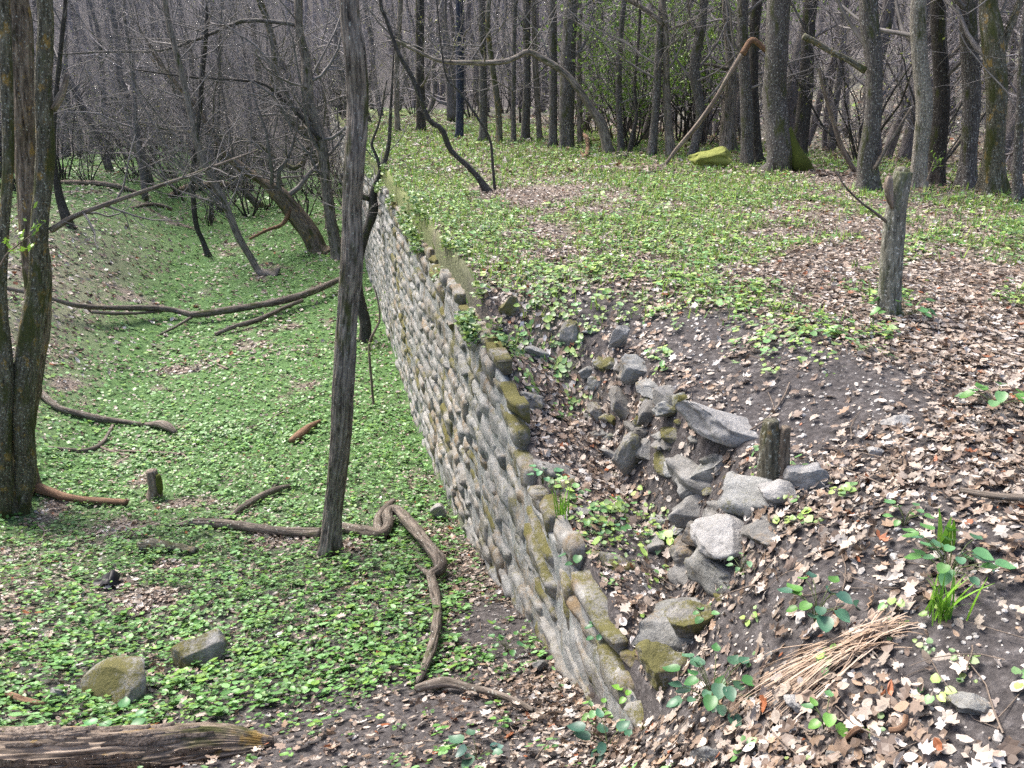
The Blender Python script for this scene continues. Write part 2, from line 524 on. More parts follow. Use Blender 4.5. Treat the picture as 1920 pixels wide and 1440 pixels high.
# ground: soil, with the tint of its cover (attribute) where single leaves can no longer be told apart
m, nt, bs = mat_base('ground')
g = geopos(nt)
a_ = tex(nt, g, 26, 5, 0.7)
soil = ramp(nt, a_, [(0.3, (0.026, 0.023, 0.023)), (0.55, (0.075, 0.068, 0.067)), (0.75, (0.17, 0.158, 0.155))])
f_ = tex(nt, g, 70, 3, 0.7)
cov = mix(nt, ramp(nt, f_, [(0.35, 0.0), (0.62, 1.0)]), mix(nt, 1.0, attr(nt, "Col", "Color"), (0.45, 0.45, 0.45), 'MULTIPLY'), attr(nt, "Col", "Color"))
c_ = mix(nt, attr(nt, "Col", "Alpha"), soil, cov)
nt.links.new(c_, bs.inputs["Base Color"])
bs.inputs["Roughness"].default_value = 0.95
bump(nt, bs, a_, 0.8, 0.03)
M['ground'] = m

# ------------------------------------------------------------------ what grows and lies where
def patch(x, y):
    return 0.6 * n2(x, y, 1.3, 61, 3) + 0.4 * n2(x, y, 0.38, 67, 2)

def bare(x, y):
    """trodden or washed-out soil, 0..1"""
    x, y = np.asarray(x, float), np.asarray(y, float)
    def el(cx, cy, rx, ry):
        return np.clip(1.25 - ((x - cx) / rx) ** 2 - ((y - cy) / ry) ** 2, 0, 1)
    b = np.maximum.reduce([el(2.35, 3.35, 0.75, 0.75), 0.8 * el(1.38, 3.0, 0.2, 0.5), el(2.35, 4.3, 0.5, 0.5),
                           el(1.85, 1.35, 0.55, 0.4), el(1.5, 1.9, 0.3, 0.35), 0.75 * el(1.3, 2.05, 0.35, 0.5), 0.8 * el(1.95, 1.9, 0.3, 0.3), 0.7 * el(1.6, 1.1, 0.4, 0.4), el(0.85, 3.9, 0.25, 0.6), el(1.9, 4.9, 0.3, 0.5)])
    return np.clip(b * (0.3 + 1.5 * n2(x, y, 0.35, 71, 2)), 0, 1)

def is_low(x, y):
    return ((x < 1.1) & (y > 2.1)) | ((x < np.interp(y, BY, BX)) & (y <= 2.1))

def green_amount(x, y):
    x, y = np.asarray(x, float), np.asarray(y, float)
    p = patch(x, y)
    low = ss(0.40, 0.58, 0.5 + 1.35 * (p - 0.5) + 0.17 * ss(2.2, 3.2, y) + 0.05 * ss(5.5, 9, y)) * (1 - 0.6 * ss(-3.2, -4.6, x) * ss(6, 8, y) * ss(26, 16, y))
    low = low * (1 - 0.6 * ss(-1.6, -2.8, x) * ss(9, 5, y)) * (1 - 0.7 * ss(0.5, 0.95, x) * ss(7.5, 5.0, y))
    up = 0.9 * ss(0.45, 0.61, p + 0.10 * ss(5, 9, y) + 0.08 * ss(10, 16, y) - 0.03 * ss(4.5, 2, y) + 0.12 * ss(1.0, 0.2, x - 1.3) * ss(5, 6, y))
    up = np.maximum(up, 0.75 * ss(0.42, 0.52, p) * ss(1.1, 1.2, x) * ss(1.9, 1.7, x) * ss(2.2, 2.6, y) * ss(5.6, 5.0, y))
    up = up * (1 - 0.8 * ss(0, 3, x - np.interp(y, [0, 8.7, 11.7, 18, 22, 60], [10, 9.5, 8.6, 7, 6, 3])))
    r_ = np.hypot(x, y)
    return np.where(is_low(x, y), low, up) * (1 - 0.75 * bare(x, y)) * ss(46, 38, r_)

def litter_amount(x, y):
    g_ = green_amount(x, y)
    return np.clip(np.where(is_low(x, y), 0.95 - 0.72 * g_, 1.0 - 0.3 * g_), 0, 1) * (1 - 0.9 * bare(x, y))

# ------------------------------------------------------------------ ground sheet
def lines(segs):
    out = []
    for a, b, n in segs:
        out += list(np.linspace(a, b, n, endpoint=False))
    return np.array(out + [segs[-1][1]])

xs = lines([(-130, -20, 22), (-20, -5, 40), (-5, 0.9, 90), (0.9, 2.6, 70), (2.6, 6, 50), (6, 14, 45), (14, 30, 24), (30, 140, 24)])
ys = lines([(-25, -1, 16), (-1, 1.2, 24), (1.2, 6, 120), (6, 14, 100), (14, 26, 60), (26, 50, 30), (50, 150, 26)])
X, Y = np.meshgrid(xs, ys)
Z = ground(X, Y)
idx = np.arange(X.size).reshape(X.shape)
q = np.stack([idx[:-1, :-1], idx[:-1, 1:], idx[1:, 1:], idx[1:, :-1]], -1).reshape(-1, 4)
r_ = np.hypot(X, Y)
gA, bA = green_amount(X, Y), bare(X, Y)
lowm = is_low(X, Y)
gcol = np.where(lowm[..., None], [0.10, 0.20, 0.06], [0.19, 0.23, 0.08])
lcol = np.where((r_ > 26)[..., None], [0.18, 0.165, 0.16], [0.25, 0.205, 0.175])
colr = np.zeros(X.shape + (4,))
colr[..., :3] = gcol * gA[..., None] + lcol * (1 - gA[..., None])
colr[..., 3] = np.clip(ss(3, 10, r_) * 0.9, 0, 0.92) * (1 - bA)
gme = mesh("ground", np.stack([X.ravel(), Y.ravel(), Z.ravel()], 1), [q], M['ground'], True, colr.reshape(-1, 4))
tag(link("ground", gme), kind="structure")

# ------------------------------------------------------------------ the wall
wall = link("wall", None, None, (WX, 2.2, -0.9))
tag(wall, "long retaining wall of coursed grey stone along the ditch, broken open at its near end", "wall")
WO = np.array([WX, 2.2, -0.9])

def stone_geo(y0, y1, z0, z1, nx, nz, rng, depth=0.3, proud=0.0, seed=0):
    """one roughly squared block whose face looks towards -X"""
    a, b = np.meshgrid(np.linspace(0, 1, nx), np.linspace(0, 1, nz))
    c = rng.normal(0, 0.024, (4, 2))
    cy = np.array([y0, y1, y0, y1]) + c[:, 0]
    cz = np.array([z0, z0, z1, z1]) + c[:, 1]
    ww = [(1 - a) * (1 - b), a * (1 - b), (1 - a) * b, a * b]
    yy = sum(w_ * k for w_, k in zip(ww, cy))
    zz = sum(w_ * k for w_, k in zip(ww, cz))
    e = np.minimum(np.minimum(a, 1 - a) * (y1 - y0) * 1.7, np.minimum(b, 1 - b) * (z1 - z0))
    dome = ss(0, 0.026, e)
    pts = np.stack([yy.ravel() * 10, zz.ravel() * 10, np.full(yy.size, seed * 1.7)], 1)
    bul = (fbm(pts, 3, 31) - 0.5).reshape(a.shape)
    tilt = rng.normal(0, 0.018) * (a - 0.5) + rng.normal(0.034, 0.02) * (b - 0.5)
    xx = WX + 0.03 - proud - 0.030 * dome - 0.06 * bul * dome - tilt
    jy = (vnoise(pts * 1.7, 5) - 0.5).reshape(a.shape) * 0.06
    jz = (vnoise(pts * 1.7 + 9, 6) - 0.5).reshape(a.shape) * 0.06
    V = np.stack([xx, yy + jy, zz + jz], -1).reshape(-1, 3)
    i = np.arange(nx * nz).reshape(nz, nx)
    qd = np.stack([i[:-1, :-1], i[1:, :-1], i[1:, 1:], i[:-1, 1:]], -1).reshape(-1, 4)
    ring = np.concatenate([i[0, :], i[1:, -1], i[-1, -2::-1], i[-2:0:-1, 0]])
    B = V[ring].copy()
    B[:, 0] = WX + depth
    j = np.arange(len(ring)) + len(V)
    rr2, jj2 = np.roll(ring, -1), np.roll(j, -1)
    side = np.stack([ring, rr2, jj2, j], -1)
    return np.vstack([V, B]), [qd, side]

rng = np.random.default_rng(3)
blocks = []
z = -3.35
while z < 0.5:
    h = rng.uniform(0.13, 0.23)
    y = 1.95 + rng.uniform(0, 0.3)
    while y < 44:
        wd = rng.uniform(0.24, 0.62) * (1.0 + 0.012 * max(0, y - 12))
        yc, zc = y + wd / 2, z + h / 2 + 0.05 * (float(n2(y, 0, 2.0, 77, 2)) - 0.5)
        top = float(wall_top(yc))
        if zc - 0.3 * h < top and zc + h / 2 > float(ground(WX - 0.15, yc)) - 0.12:
            zt = z + h
            blocks.append((yc, y + 0.018, y + wd - 0.018, z + 0.05 * (float(n2(y, 0, 2.0, 77, 2)) - 0.5) + 0.016, min(zt, max(top + 0.06, z + 0.08)) + 0.05 * (float(n2(y, 0, 2.0, 77, 2)) - 0.5) - 0.016, float(n2(y, z, 0.3, 88, 1))))
        y += wd
    z += h
def seen_size(b):
    d = math.hypot(b[0], 1.05) + abs(1.5 - b[3]) * 0.4
    return (b[2] - b[1]) * (b[4] - b[3]) * 1.05 / d ** 3
blocks.sort(key=seen_size, reverse=True)
def stone_kind(b):
    p = float(n2(b[0], b[3] * 1.6, 0.9, 95, 2)) + 0.27 * max(0, 1 - abs(b[0] - 2.8) / 2.8) + 0.12 * float(ss(0.7, 0.0, wall_top(b[0]) - b[4]))
    p += rng.normal(0, 0.09)
    return 'stone_mossy' if p > 0.68 else ('stone_ochre' if p > 0.50 else 'stone')
far = []
for k, b in enumerate(blocks):
    near = k < 300
    nx, nz = (11, 7) if k < 130 else ((7, 5) if near else (4, 3))
    V, P_ = stone_geo(b[1], b[2], b[3], b[4], nx, nz, rng, 0.09 if b[0] < 4.45 else 0.10, 0.035 * (b[5] - 0.5), k)
    if near:
        cen = V.mean(0)
        o = link("stone", mesh("stone", V - cen, P_, M[stone_kind(b)]), wall, cen - WO)
    else:
        far.append((V - WO, P_, V * 0))
V, P_, _ = merge(far)
tag(link("far_stones", mesh("far_stones", V, P_, M['stone']), wall), kind="stuff")
# mortar and core between the stones
yy = lines([(1.98, 8, 190), (8, 20, 140), (20, 46, 60)])
zz = np.linspace(0, 1, 44)
top = wall_top(yy) - 0.05
bot = np.minimum(ground(np.full_like(yy, WX - 0.1), yy) - 0.5, top - 0.2)
A, B = np.meshgrid(yy, zz)
Zf = bot[None, :] + (top - bot)[None, :] * B
Xf = WX + 0.018 + 0.05 * (fbm(np.stack([A.ravel() * 8, Zf.ravel() * 8, A.ravel() * 0], 1), 3, 44).reshape(A.shape) - 0.5)
tb = np.interp(yy, [1.98, 4.3, 4.8, 90], [0.07, 0.08, 0.09, 0.09])
rows = [np.stack([Xf[k], A[k], Zf[k]], 1) for k in range(len(zz))]
rows.append(np.stack([WX + 0.5 * tb, yy, top + 0.03 * (n2(yy, yy * 0, 0.2, 4) - 0.2)], 1))
rows.append(np.stack([WX + tb, yy, top - 0.02], 1))
rows.append(np.stack([WX + tb, yy, bot], 1))
V = np.vstack(rows)
i = np.arange(len(V)).reshape(len(rows), len(yy))
qd = np.stack([i[:-1, :-1], i[1:, :-1], i[1:, 1:], i[:-1, 1:]], -1).reshape(-1, 4)
link("mortar_core", mesh("mortar_core", V - WO, [qd, i[:, 0][None, :]], M['mortar']), wall)

# ------------------------------------------------------------------ rocks
def ico(sub):
    import bmesh
    bm = bmesh.new()
    bmesh.ops.create_icosphere(bm, subdivisions=sub, radius=1.0)
    V = np.array([v.co[:] for v in bm.verts])
    F = np.array([[v.index for v in f.verts] for f in bm.faces])
    bm.free()
    return V, F
ICO = {s: ico(s) for s in (1, 2, 3, 4, 5)}

def rock_geo(dims, seed, sub=3, facets=9, rough=0.16, boxy=0.5):
    rg = np.random.default_rng(seed)
    V, F = ICO[sub]
    V = np.sign(V) * np.abs(V) ** (1 - 0.45 * boxy)
    V = V / np.maximum(np.abs(V).max(), 1e-6)
    for _ in range(facets):
        n = unit(rg.normal(0, 1, 3))
        d = rg.uniform(0.48, 0.85)
        s = V @ n
        V = V - np.maximum(s - d, 0)[:, None] * n * 0.97
    V = V * (1 + rough * 2 * (fbm(V * 1.6 + seed * 3.1, 3, seed)[:, None] - 0.5)) + 0.6 * rough * (fbm(V * 4.5 + seed, 4, seed + 3)[:, None] - 0.5)
    return V * (np.asarray(dims) / 2), F

def rotm(rx, ry, rz):
    from mathutils import Euler
    return np.array(Euler((math.radians(rx), math.radians(ry), math.radians(rz))).to_matrix())

def rock(label, u, v, wpx, hpx, mat, seed, deep=0.9, rot=(0, 0, 0), sink=0.25, name="rock", boxy=0.6, facets=13, sub=5, cat="rock", parent=None, rough=0.22):
    """u, v: where its foot meets the ground; wpx, hpx: its seen width and height"""
    g_ = gp(u, v)
    k = slant(g_) / FPX
    wd, h = wpx * k, hpx * k
    V, F = rock_geo((wd, wd * deep, h), seed, sub, facets, rough, boxy)
    V = V @ rotm(*rot).T
    V = V @ rotm(0, 0, -math.degrees(YAW)).T
    loc = g_ + FH * wd * deep * 0.3 + np.array([0, 0, h * (0.5 - sink)])
    o = link(name, mesh(name, V, [F], M[mat]), parent, loc if parent is None else loc - WO)
    if parent is None:
        tag(o, label, cat)
    return o

rock("pale grey slab with a flat top jutting from the broken wall core", 1358, 850, 205, 74, 'stone_pale', 1, 0.6, (6, 20, 4), 0.0, boxy=0.95, facets=9, rough=0.16)
rock("small hooded grey stone bridging a dark hole in the wall core", 1258, 792, 78, 40, 'stone', 2, 0.8, (0, 8, 10), 0.0, boxy=0.4)
rock("leaning triangular slab edged with yellow moss beside a dark cavity", 1182, 892, 72, 110, 'stone_mossy', 3, 0.6, (0, 32, 10), 0.2, boxy=0.8)
rock("oblong light grey stone tilted at the top of the wall core", 1158, 662, 42, 78, 'stone_pale', 4, 0.5, (20, 28, 0), 0.15, boxy=0.4)
rock("large brown-grey block set in the crumbling wall core", 1185, 735, 92, 72, 'stone', 5, 0.8, (5, 10, 20), 0.2, boxy=0.8)
rock("pale sunlit boulder on the near slope of the broken core", 1372, 1042, 140, 84, 'stone_pale', 6, 0.9, (8, 8, 15), 0.2, boxy=0.8)
rock("small pale boulder with rusty leaves beside it, right of the core", 1456, 952, 84, 56, 'stone_pale', 7, 0.8, (0, 14, -10), 0.25)
rock("mossy block standing in leaves below the pale boulder", 1292, 1205, 96, 116, 'stone_mossy', 8, 0.8, (6, -8, 12), 0.25, boxy=0.8)
rock("lowest mossy boulder at the near tip of the wall", 1238, 1292, 108, 90, 'stone_mossy', 9, 0.9, (0, 16, -20), 0.25)
rock("grey block half buried in dry soil right of the mossy post", 1512, 922, 72, 74, 'stone_pale', 10, 0.8, (10, 6, 10), 0.35, boxy=0.9)
rock("small flat stone in leaves on the trodden slope", 1690, 800, 66, 40, 'stone_pale', 11, 0.8, (0, 0, 20), 0.4)
rock("little pointed stone bedded in bare dark soil", 1643, 862, 36, 32, 'stone_pale', 12, 0.8, (0, 10, 0), 0.3)
rock("rounded grey stone sunk in the path at lower right", 1845, 1345, 96, 48, 'stone', 13, 0.9, (0, 0, 0), 0.4)
rock("flat pale stone among leaves below the dry grass", 1503, 1332, 54, 30, 'stone_pale', 14, 0.8, (0, 4, 0), 0.35)
rock("grey stone at the bottom edge half covered with leaves", 1332, 1440, 66, 56, 'stone', 15, 0.8, (0, -10, 0), 0.3)
rock("egg-shaped brown stone near the red catkins", 1570, 1432, 36, 28, 'stone', 16, 0.8, (0, 18, 0), 0.25, boxy=0.1, facets=3)
rock("whitish angular stone lying at the foot of the wall", 824, 976, 38, 36, 'stone_pale', 17, 0.9, (0, 0, 10), 0.2, boxy=0.7)
rock("domed boulder with a green moss cap in the ditch", 208, 1318, 138, 84, 'stone_mossy', 18, 0.8, (0, -6, 0), 0.3, boxy=0.2, facets=3, rough=0.1)
rock("dark mossy stone with a flat top behind the domed boulder", 366, 1250, 98, 62, 'stone_mossy', 19, 0.8, (8, -6, 10), 0.2, boxy=0.6, facets=5, rough=0.12)
rock("small grey stone left of the domed boulder", 102, 1316, 40, 30, 'stone', 20, 0.8, (0, 25, 0), 0.25)
rock("rusty stone wedged at the foot of the near wall", 1010, 1262, 34, 30, 'stone', 21, 0.8, (0, 30, 0), 0.2)
rock("mossy corner stone at the head of the washed-out gully", 1070, 655, 40, 66, 'stone_mossy', 22, 0.8, (0, 0, 0), 0.2)
rock("brown mossy stone where the wall top breaks off", 958, 600, 46, 56, 'stone_mossy', 23, 0.9, (0, 0, 10), 0.25)
rock("dark stone under the pale slab in the wall core", 1300, 945, 80, 70, 'stone', 24, 0.7, (0, 20, 10), 0.25)
rock("low yellow-mossed stone beneath the pale sunlit boulder", 1292, 1060, 64, 44, 'stone_mossy', 25, 0.7, (0, 0, 0), 0.25)
rock("half-sunk pale stone on the leafy terrace edge", 915, 435, 34, 14, 'stone_pale', 26, 0.8, (0, 0, 0), 0.2)
rock("moss-covered humped stone at the foot of the forest edge", 1342, 319, 112, 46, 'moss_pale', 27, 0.7, (0, 0, 0), 0.15, boxy=0.3, rough=0.3)

# stones of the wall's exposed core, bedded in the scarp: first courses of larger blocks, then rubble
rng = np.random.default_rng(8)
seed_ = 600
for zr in (-0.72, -0.48, -0.26):
    y = 2.35 + rng.uniform(0, 0.15)
    while y < 4.7:
        s = rng.uniform(0.16, 0.44)
        xr = np.linspace(1.2, 2.4, 90)
        hit = np.nonzero(ground(xr, np.full(90, y)) > zr)[0]
        if len(hit) and rng.random() < 0.86:
            V, F = rock_geo((s * rng.uniform(0.8, 1.2), s * rng.uniform(0.9, 1.4), s * rng.uniform(0.45, 0.75)), seed_, 4, 12, 0.3, 0.95)
            V = V @ rotm(rng.normal(0, 16), rng.normal(0, 18), rng.normal(10, 30)).T
            loc = np.array([xr[hit[0]] + 0.2 * s, y, zr + rng.normal(0, 0.03)])
            link("core_stone", mesh("core_stone", V, [F], M[rng.choice(['stone_earth', 'stone_earth', 'stone_mossy', 'stone_earth', 'stone_mossy', 'stone'])]), wall, loc - WO)
            seed_ += 1
        y += s * rng.uniform(0.85, 1.15)
n_core = 0
while n_core < 80:
    y = rng.uniform(2.3, 5.0)
    xb, bw = float(np.interp(y, BY, BX)), float(np.interp(y, BY, BW))
    x = xb + bw * rng.uniform(-1.3, 0.9)
    s = 0.05 + 0.16 * rng.random() ** 1.6
    V, F = rock_geo((s * rng.uniform(0.9, 1.7), s * rng.uniform(0.7, 1.2), s * rng.uniform(0.45, 0.95)), 100 + n_core, 4, 14, 0.26, 0.75)
    V = V @ rotm(rng.normal(0, 14), rng.normal(0, 14), rng.uniform(0, 360)).T
    loc = np.array([x, y, float(ground(x, y)) - s * rng.uniform(0.0, 0.3)])
    link("rubble_stone", mesh("rubble_stone", V, [F], M[rng.choice(['stone_earth', 'stone_earth', 'stone', 'stone_mossy', 'mortar'])]), wall, loc - WO)
    n_core += 1
# ------------------------------------------------------------------ trees
def px_path(pts, dist=None, lift=0.0, base=None):
    """pts (u, v, width px[, extra distance]) -> points and radii"""
    if base is None and dist is None:
        base = gp(pts[0][0], pts[0][1])
    D = away(base) if dist is None else dist
    P, R = [], []
    for k, p in enumerate(pts):
        e = p[3] if len(p) > 3 else 0.0
        q_ = at(p[0], p[1], D + e) if (k or base is None) else np.array(base)
        P.append(q_)
        R.append(0.5 * p[2] * slant(q_) / FPX)
    return np.array(P), np.array(R)

def stem_mesh(name, P, R, mat, base, sides=14, rows=40, amp=None, k=9, seed=0, caps=True, root=0.0):
    PR = catmull(np.column_stack([P, R]), rows)
    Pc, Rc = PR[:, :3], np.maximum(PR[:, 3], 0.002)
    amp = Rc.mean() * 0.07 if amp is None else amp
    V, polys, bc = tubes(Pc[None], Rc[None], sides, bark_ridge(amp, k, seed, root) if amp else None, caps)
    return mesh(name, V - base, polys, M[mat], True, None, bc), Pc, Rc

def bud_mesh(name, P3, rng, count, base, size=0.02, cols=((0.30, 0.34, 0.07), (0.22, 0.28, 0.05), (0.38, 0.38, 0.12))):
    k = rng.integers(0, len(P3), count)
    pos = P3[k, rng.integers(1, P3.shape[1], count)] + rng.normal(0, 0.01, (count, 3))
    a, b = unit(rng.normal(0, 1, (count, 3))), unit(rng.normal(0, 1, (count, 3)))
    s = size * rng.uniform(0.5, 1.4, (count, 1))
    V = np.stack([pos - a * s, pos + b * s * 0.5, pos + a * s, pos - b * s * 0.5], 1).reshape(-1, 3) - base
    q_ = np.arange(count * 4).reshape(-1, 4)
    c = np.repeat(np.array(cols)[rng.integers(0, len(cols), count)], 4, 0)
    return mesh(name, V, [q_], M['green_leaf'], True, c)

def tree(label, pts, mat, name="tree", top=7.0, seed=0, sides=14, rows=44, amp=None, kk=9, flare=0.5, crown=(12, 60, 180), clen=2.2, lo=0.3, buds=0, group=None, dist=None, twig='twig', lean_keep=0.5, bud_size=0.02, slim=0.92):
    rg = np.random.default_rng(seed + 1000)
    P, R = px_path(pts, dist)
    base = P[0].copy()
    base[2] = float(ground(base[0], base[1]))
    P[0] = base
    # root flare below, and the stem carried on above the frame
    d = unit(P[1] - P[0])
    P = np.vstack([P[0] - d * 0.12, P[0] + d * 0.10, P[1:]])
    R = np.concatenate([[R[0] * (1 + flare)], [R[0]], R[1:]]) * slim
    dirv = unit(P[-1] - P[-2])
    while P[-1][2] < base[2] + top:
        dirv = unit(dirv * lean_keep + np.array([rg.normal(0, 0.08), rg.normal(0, 0.08), 0.55]))
        P = np.vstack([P, P[-1] + dirv * 1.1])
        R = np.append(R, max(R[-1] * 0.8, 0.008))
    R[-1] = 0.006
    root = link(name, None, None, base)
    tag(root, label, "tree", group)
    for k in range(2, len(P) - 1):
        P[k] = P[k] + rg.normal(0, 0.25, 3) * R[k]
        R[k] *= rg.uniform(0.9, 1.12)
    me, Pc, Rc = stem_mesh("trunk", P, R, mat, base, sides, rows, amp, kk, seed, True, 0.3)
    link("trunk", me, root)
    if crown:
        geo, P3 = crown_geo(Pc, Rc, rg, *crown, length=clen, lo=lo)
        V, polys, bc = merge(geo)
        link("crown", mesh("crown", V - base, polys, M[twig], True, None, bc), root)
        if buds:
            tag(link("buds", bud_mesh("buds", P3, rg, buds, base, bud_size), root), kind="stuff")
    return root, Pc, Rc

def limb(root, pts, mat, dist, name="branch", sides=7, rows=18, seed=0, twigs=0, amp=None):
    rg = np.random.default_rng(seed + 77)
    P, R = px_path(pts, dist)
    base = np.array(root.location)
    me, Pc, Rc = stem_mesh(name, P, R, mat, base, sides, rows, 0.0 if amp is None else amp, 7, seed)
    o = link(name, me, root)
    if twigs:
        p, d_, r_, l_ = along(Pc[None], Rc[None], rg, twigs, 0.15, 1)
        P1, R1 = grow(p, side_dirs(d_, rg), l_ * rg.uniform(0.15, 0.4, twigs), np.maximum(r_ * 0.5, 0.003), 6, 0.2, 0.06, 0.3, rg)
        p, d_, r_, l_ = along(P1, R1, rg, twigs * 3, 0.2, 1)
        P2, R2 = grow(p, side_dirs(d_, rg), l_ * rg.uniform(0.3, 0.7, twigs * 3), np.maximum(r_ * 0.6, 0.002), 4, 0.2, 0.05, 0.4, rg)
        V, polys, bc = merge([tubes(P1, R1, 4), tubes(P2, R2, 3)])
        link("twigs", mesh("twigs", V - base, polys, M['twig'], True, None, bc), o)
    return o

# the lone trunk in the middle of the ditch
t, pc, rc = tree("tall slim trunk with furrowed bark standing alone beside the wall",
     [(618, 1040, 46), (624, 960, 38), (632, 850, 40), (640, 720, 42), (648, 600, 42), (655, 500, 42), (662, 400, 43), (668, 300, 44), (670, 200, 43), (669, 100, 42), (655, 0, 40)],
     'bark_brown', top=9.5, seed=1, sides=84, rows=300, amp=0.010, kk=18, slim=0.86, flare=0.3, crown=(10, 50, 150), lo=0.72, clen=2.4)
# the clump at the left edge
tA, pa, ra = tree("dark mossy trunk spotted with yellow lichen at the left edge",
     [(30, 955, 56), (38, 880, 50), (48, 760, 50), (60, 620, 50), (70, 520, 44), (79, 430, 36), (83, 300, 32), (86, 150, 31), (88, 0, 30)],
     'bark_moss', top=8.5, seed=2, sides=48, rows=220, amp=0.006, kk=14, slim=0.86, crown=(10, 50, 160), lo=0.7)
limb(tA, [(96, 432, 12), (135, 408, 10), (180, 390, 9), (260, 362, 8), (353, 330, 6), (420, 305, 5), (480, 283, 3)], 'dead_dark', away(pa[0]), twigs=10, seed=3)
limb(tA, [(100, 205, 12), (112, 185, 13), (120, 165, 11), (126, 138, 8)], 'dead_wood', away(pa[0]), "broken_stub", seed=4, rows=8)
tB, pb, rb = tree("thick leaning trunk with shaggy brown bark behind the mossy one at left",
     [(52, 930, 44), (56, 820, 44), (60, 700, 44), (63, 560, 46), (62, 430, 50), (55, 300, 50), (48, 200, 44), (36, 100, 42), (26, 0, 38)],
     'bark_rough', top=8.5, seed=5, sides=72, rows=220, amp=0.014, kk=14, slim=0.86, crown=(10, 50, 160), lo=0.7, dist=away(pa[0]) + 0.45)
tree("narrow dark trunk cut off by the left edge of the photo",
     [(6, 965, 44), (6, 850, 36), (4, 700, 30), (3, 560, 22), (6, 430, 18), (14, 300, 20), (12, 150, 20), (10, 0, 20)],
     'bark_moss', top=7.5, seed=6, sides=24, rows=140, amp=0.006, crown=(8, 40, 120), lo=0.65)

# leaning trees in the ditch
D_ = [("curved slender tree bending out of the ditch floor", [(512, 516, 24), (488, 508, 17), (465, 478, 17), (447, 440, 17), (428, 392, 18), (405, 345, 17), (378, 292, 16), (363, 235, 16), (350, 165, 15), (333, 100, 14), (318, 40, 13), (307, 0, 12)], 'bark_brown', 7),
      ("thin straight tree left of the curved slender one", [(392, 482, 16), (378, 450, 13), (368, 415, 13), (364, 333, 12), (371, 250, 11), (380, 150, 11), (386, 50, 10), (387, 0, 10)], 'bark_dark', 6),
      ("stout mossy tree leaning far left over the ditch", [(600, 472, 50), (575, 435, 44), (550, 393, 42), (520, 362, 36), (490, 338, 26), (460, 318, 22), (430, 293, 18), (402, 255, 15), (360, 190, 12), (300, 120, 9)], 'bark_rough', 5),
      ("tall grey-brown tree rising just left of the furrowed trunk", [(636, 486, 36), (626, 430, 30), (617, 367, 28), (600, 267, 27), (580, 187, 26), (572, 120, 24), (563, 60, 22), (560, 0, 21)], 'bark_brown', 8),
      ("dark mossy tree arching up left behind the stout leaning one", [(622, 432, 30), (608, 360, 27), (597, 312, 26), (583, 262, 26), (556, 232, 25), (530, 205, 22), (515, 160, 20), (512, 90, 18), (496, 30, 16), (488, 0, 15)], 'bark_moss', 7),
      ("upright stem forking from behind the stout leaning trunk", [(522, 350, 22), (515, 300, 20), (500, 233, 18), (488, 150, 16), (474, 67, 14), (462, 0, 13)], 'bark_brown', 7),
      ("leaning tree with rough base in the middle of the ditch", [(490, 392, 22), (470, 370, 20), (448, 345, 18), (425, 310, 15), (395, 262, 13), (355, 200, 11), (300, 130, 9), (250, 60, 7)], 'bark_moss', 5),
      ("thin grey pole of a tree between the two slender ditch trees", [(395, 414, 12), (398, 360, 10), (408, 250, 9), (412, 120, 8), (415, 0, 7)], 'bark_grey', 6),
      ("dark stooping trunk on the bank behind the mossy pair", [(130, 425, 28), (118, 385, 22), (106, 345, 18), (100, 280, 14), (104, 180, 12), (118, 60, 10), (122, 0, 9)], 'bark_dark', 6)]
DT = []
for k, (lb, pts, mt, tp) in enumerate(D_):
    DT.append(tree(lb, pts, mt, top=tp, seed=20 + k, sides=18, rows=90, crown=(22, 170, 460), clen=3.0, lo=0.2, buds=90, lean_keep=0.9, bud_size=0.013, slim=0.74))
limb(DT[3][0], [(568, 50, 8), (540, 44, 8), (467, 38, 8), (430, 48, 7), (380, 70, 6), (300, 95, 5), (200, 97, 4), (110, 102, 3)], 'bark_grey', away(DT[3][1][0]), seed=9, twigs=14)
limb(DT[3][0], [(600, 262, 9), (560, 215, 7), (500, 160, 6), (440, 150, 5), (360, 145, 4), (250, 130, 3)], 'bark_dark', away(DT[3][1][0]) - 0.3, seed=10, twigs=14)
limb(DT[4][0], [(585, 262, 10), (560, 315, 9), (520, 300, 8), (488, 272, 6), (440, 258, 5), (380, 250, 4), (300, 240, 3), (230, 225, 2)], 'bark_moss', away(DT[4][1][0]), seed=11, twigs=12)
limb(DT[2][0], [(545, 392, 9), (530, 420, 8), (500, 432, 6), (468, 448, 5)], 'dead_red', away(DT[2][1][0]) - 0.2, seed=12)

# the dark tree clinging to the wall
tW, pw, rw = tree("black twisting tree growing against the face of the wall",
     [(688, 640, 26), (680, 600, 22), (668, 545, 20), (672, 490, 17), (686, 440, 18), (697, 395, 20), (700, 360, 18), (708, 330, 12), (720, 300, 9), (728, 270, 8), (733, 200, 6)],
     'bark_dark', top=4.5, seed=40, sides=14, rows=90, crown=(12, 40, 120), clen=1.1, lo=0.35)
limb(tW, [(692, 372, 12), (676, 366, 14), (660, 350, 12), (640, 325, 10)], 'bark_dark', away(pw[0]), seed=41)
limb(tW, [(702, 352, 9), (712, 320, 7), (705, 290, 6), (697, 270, 5), (712, 225, 4), (725, 150, 3)], 'bark_dark', away(pw[0]), seed=42, twigs=5)

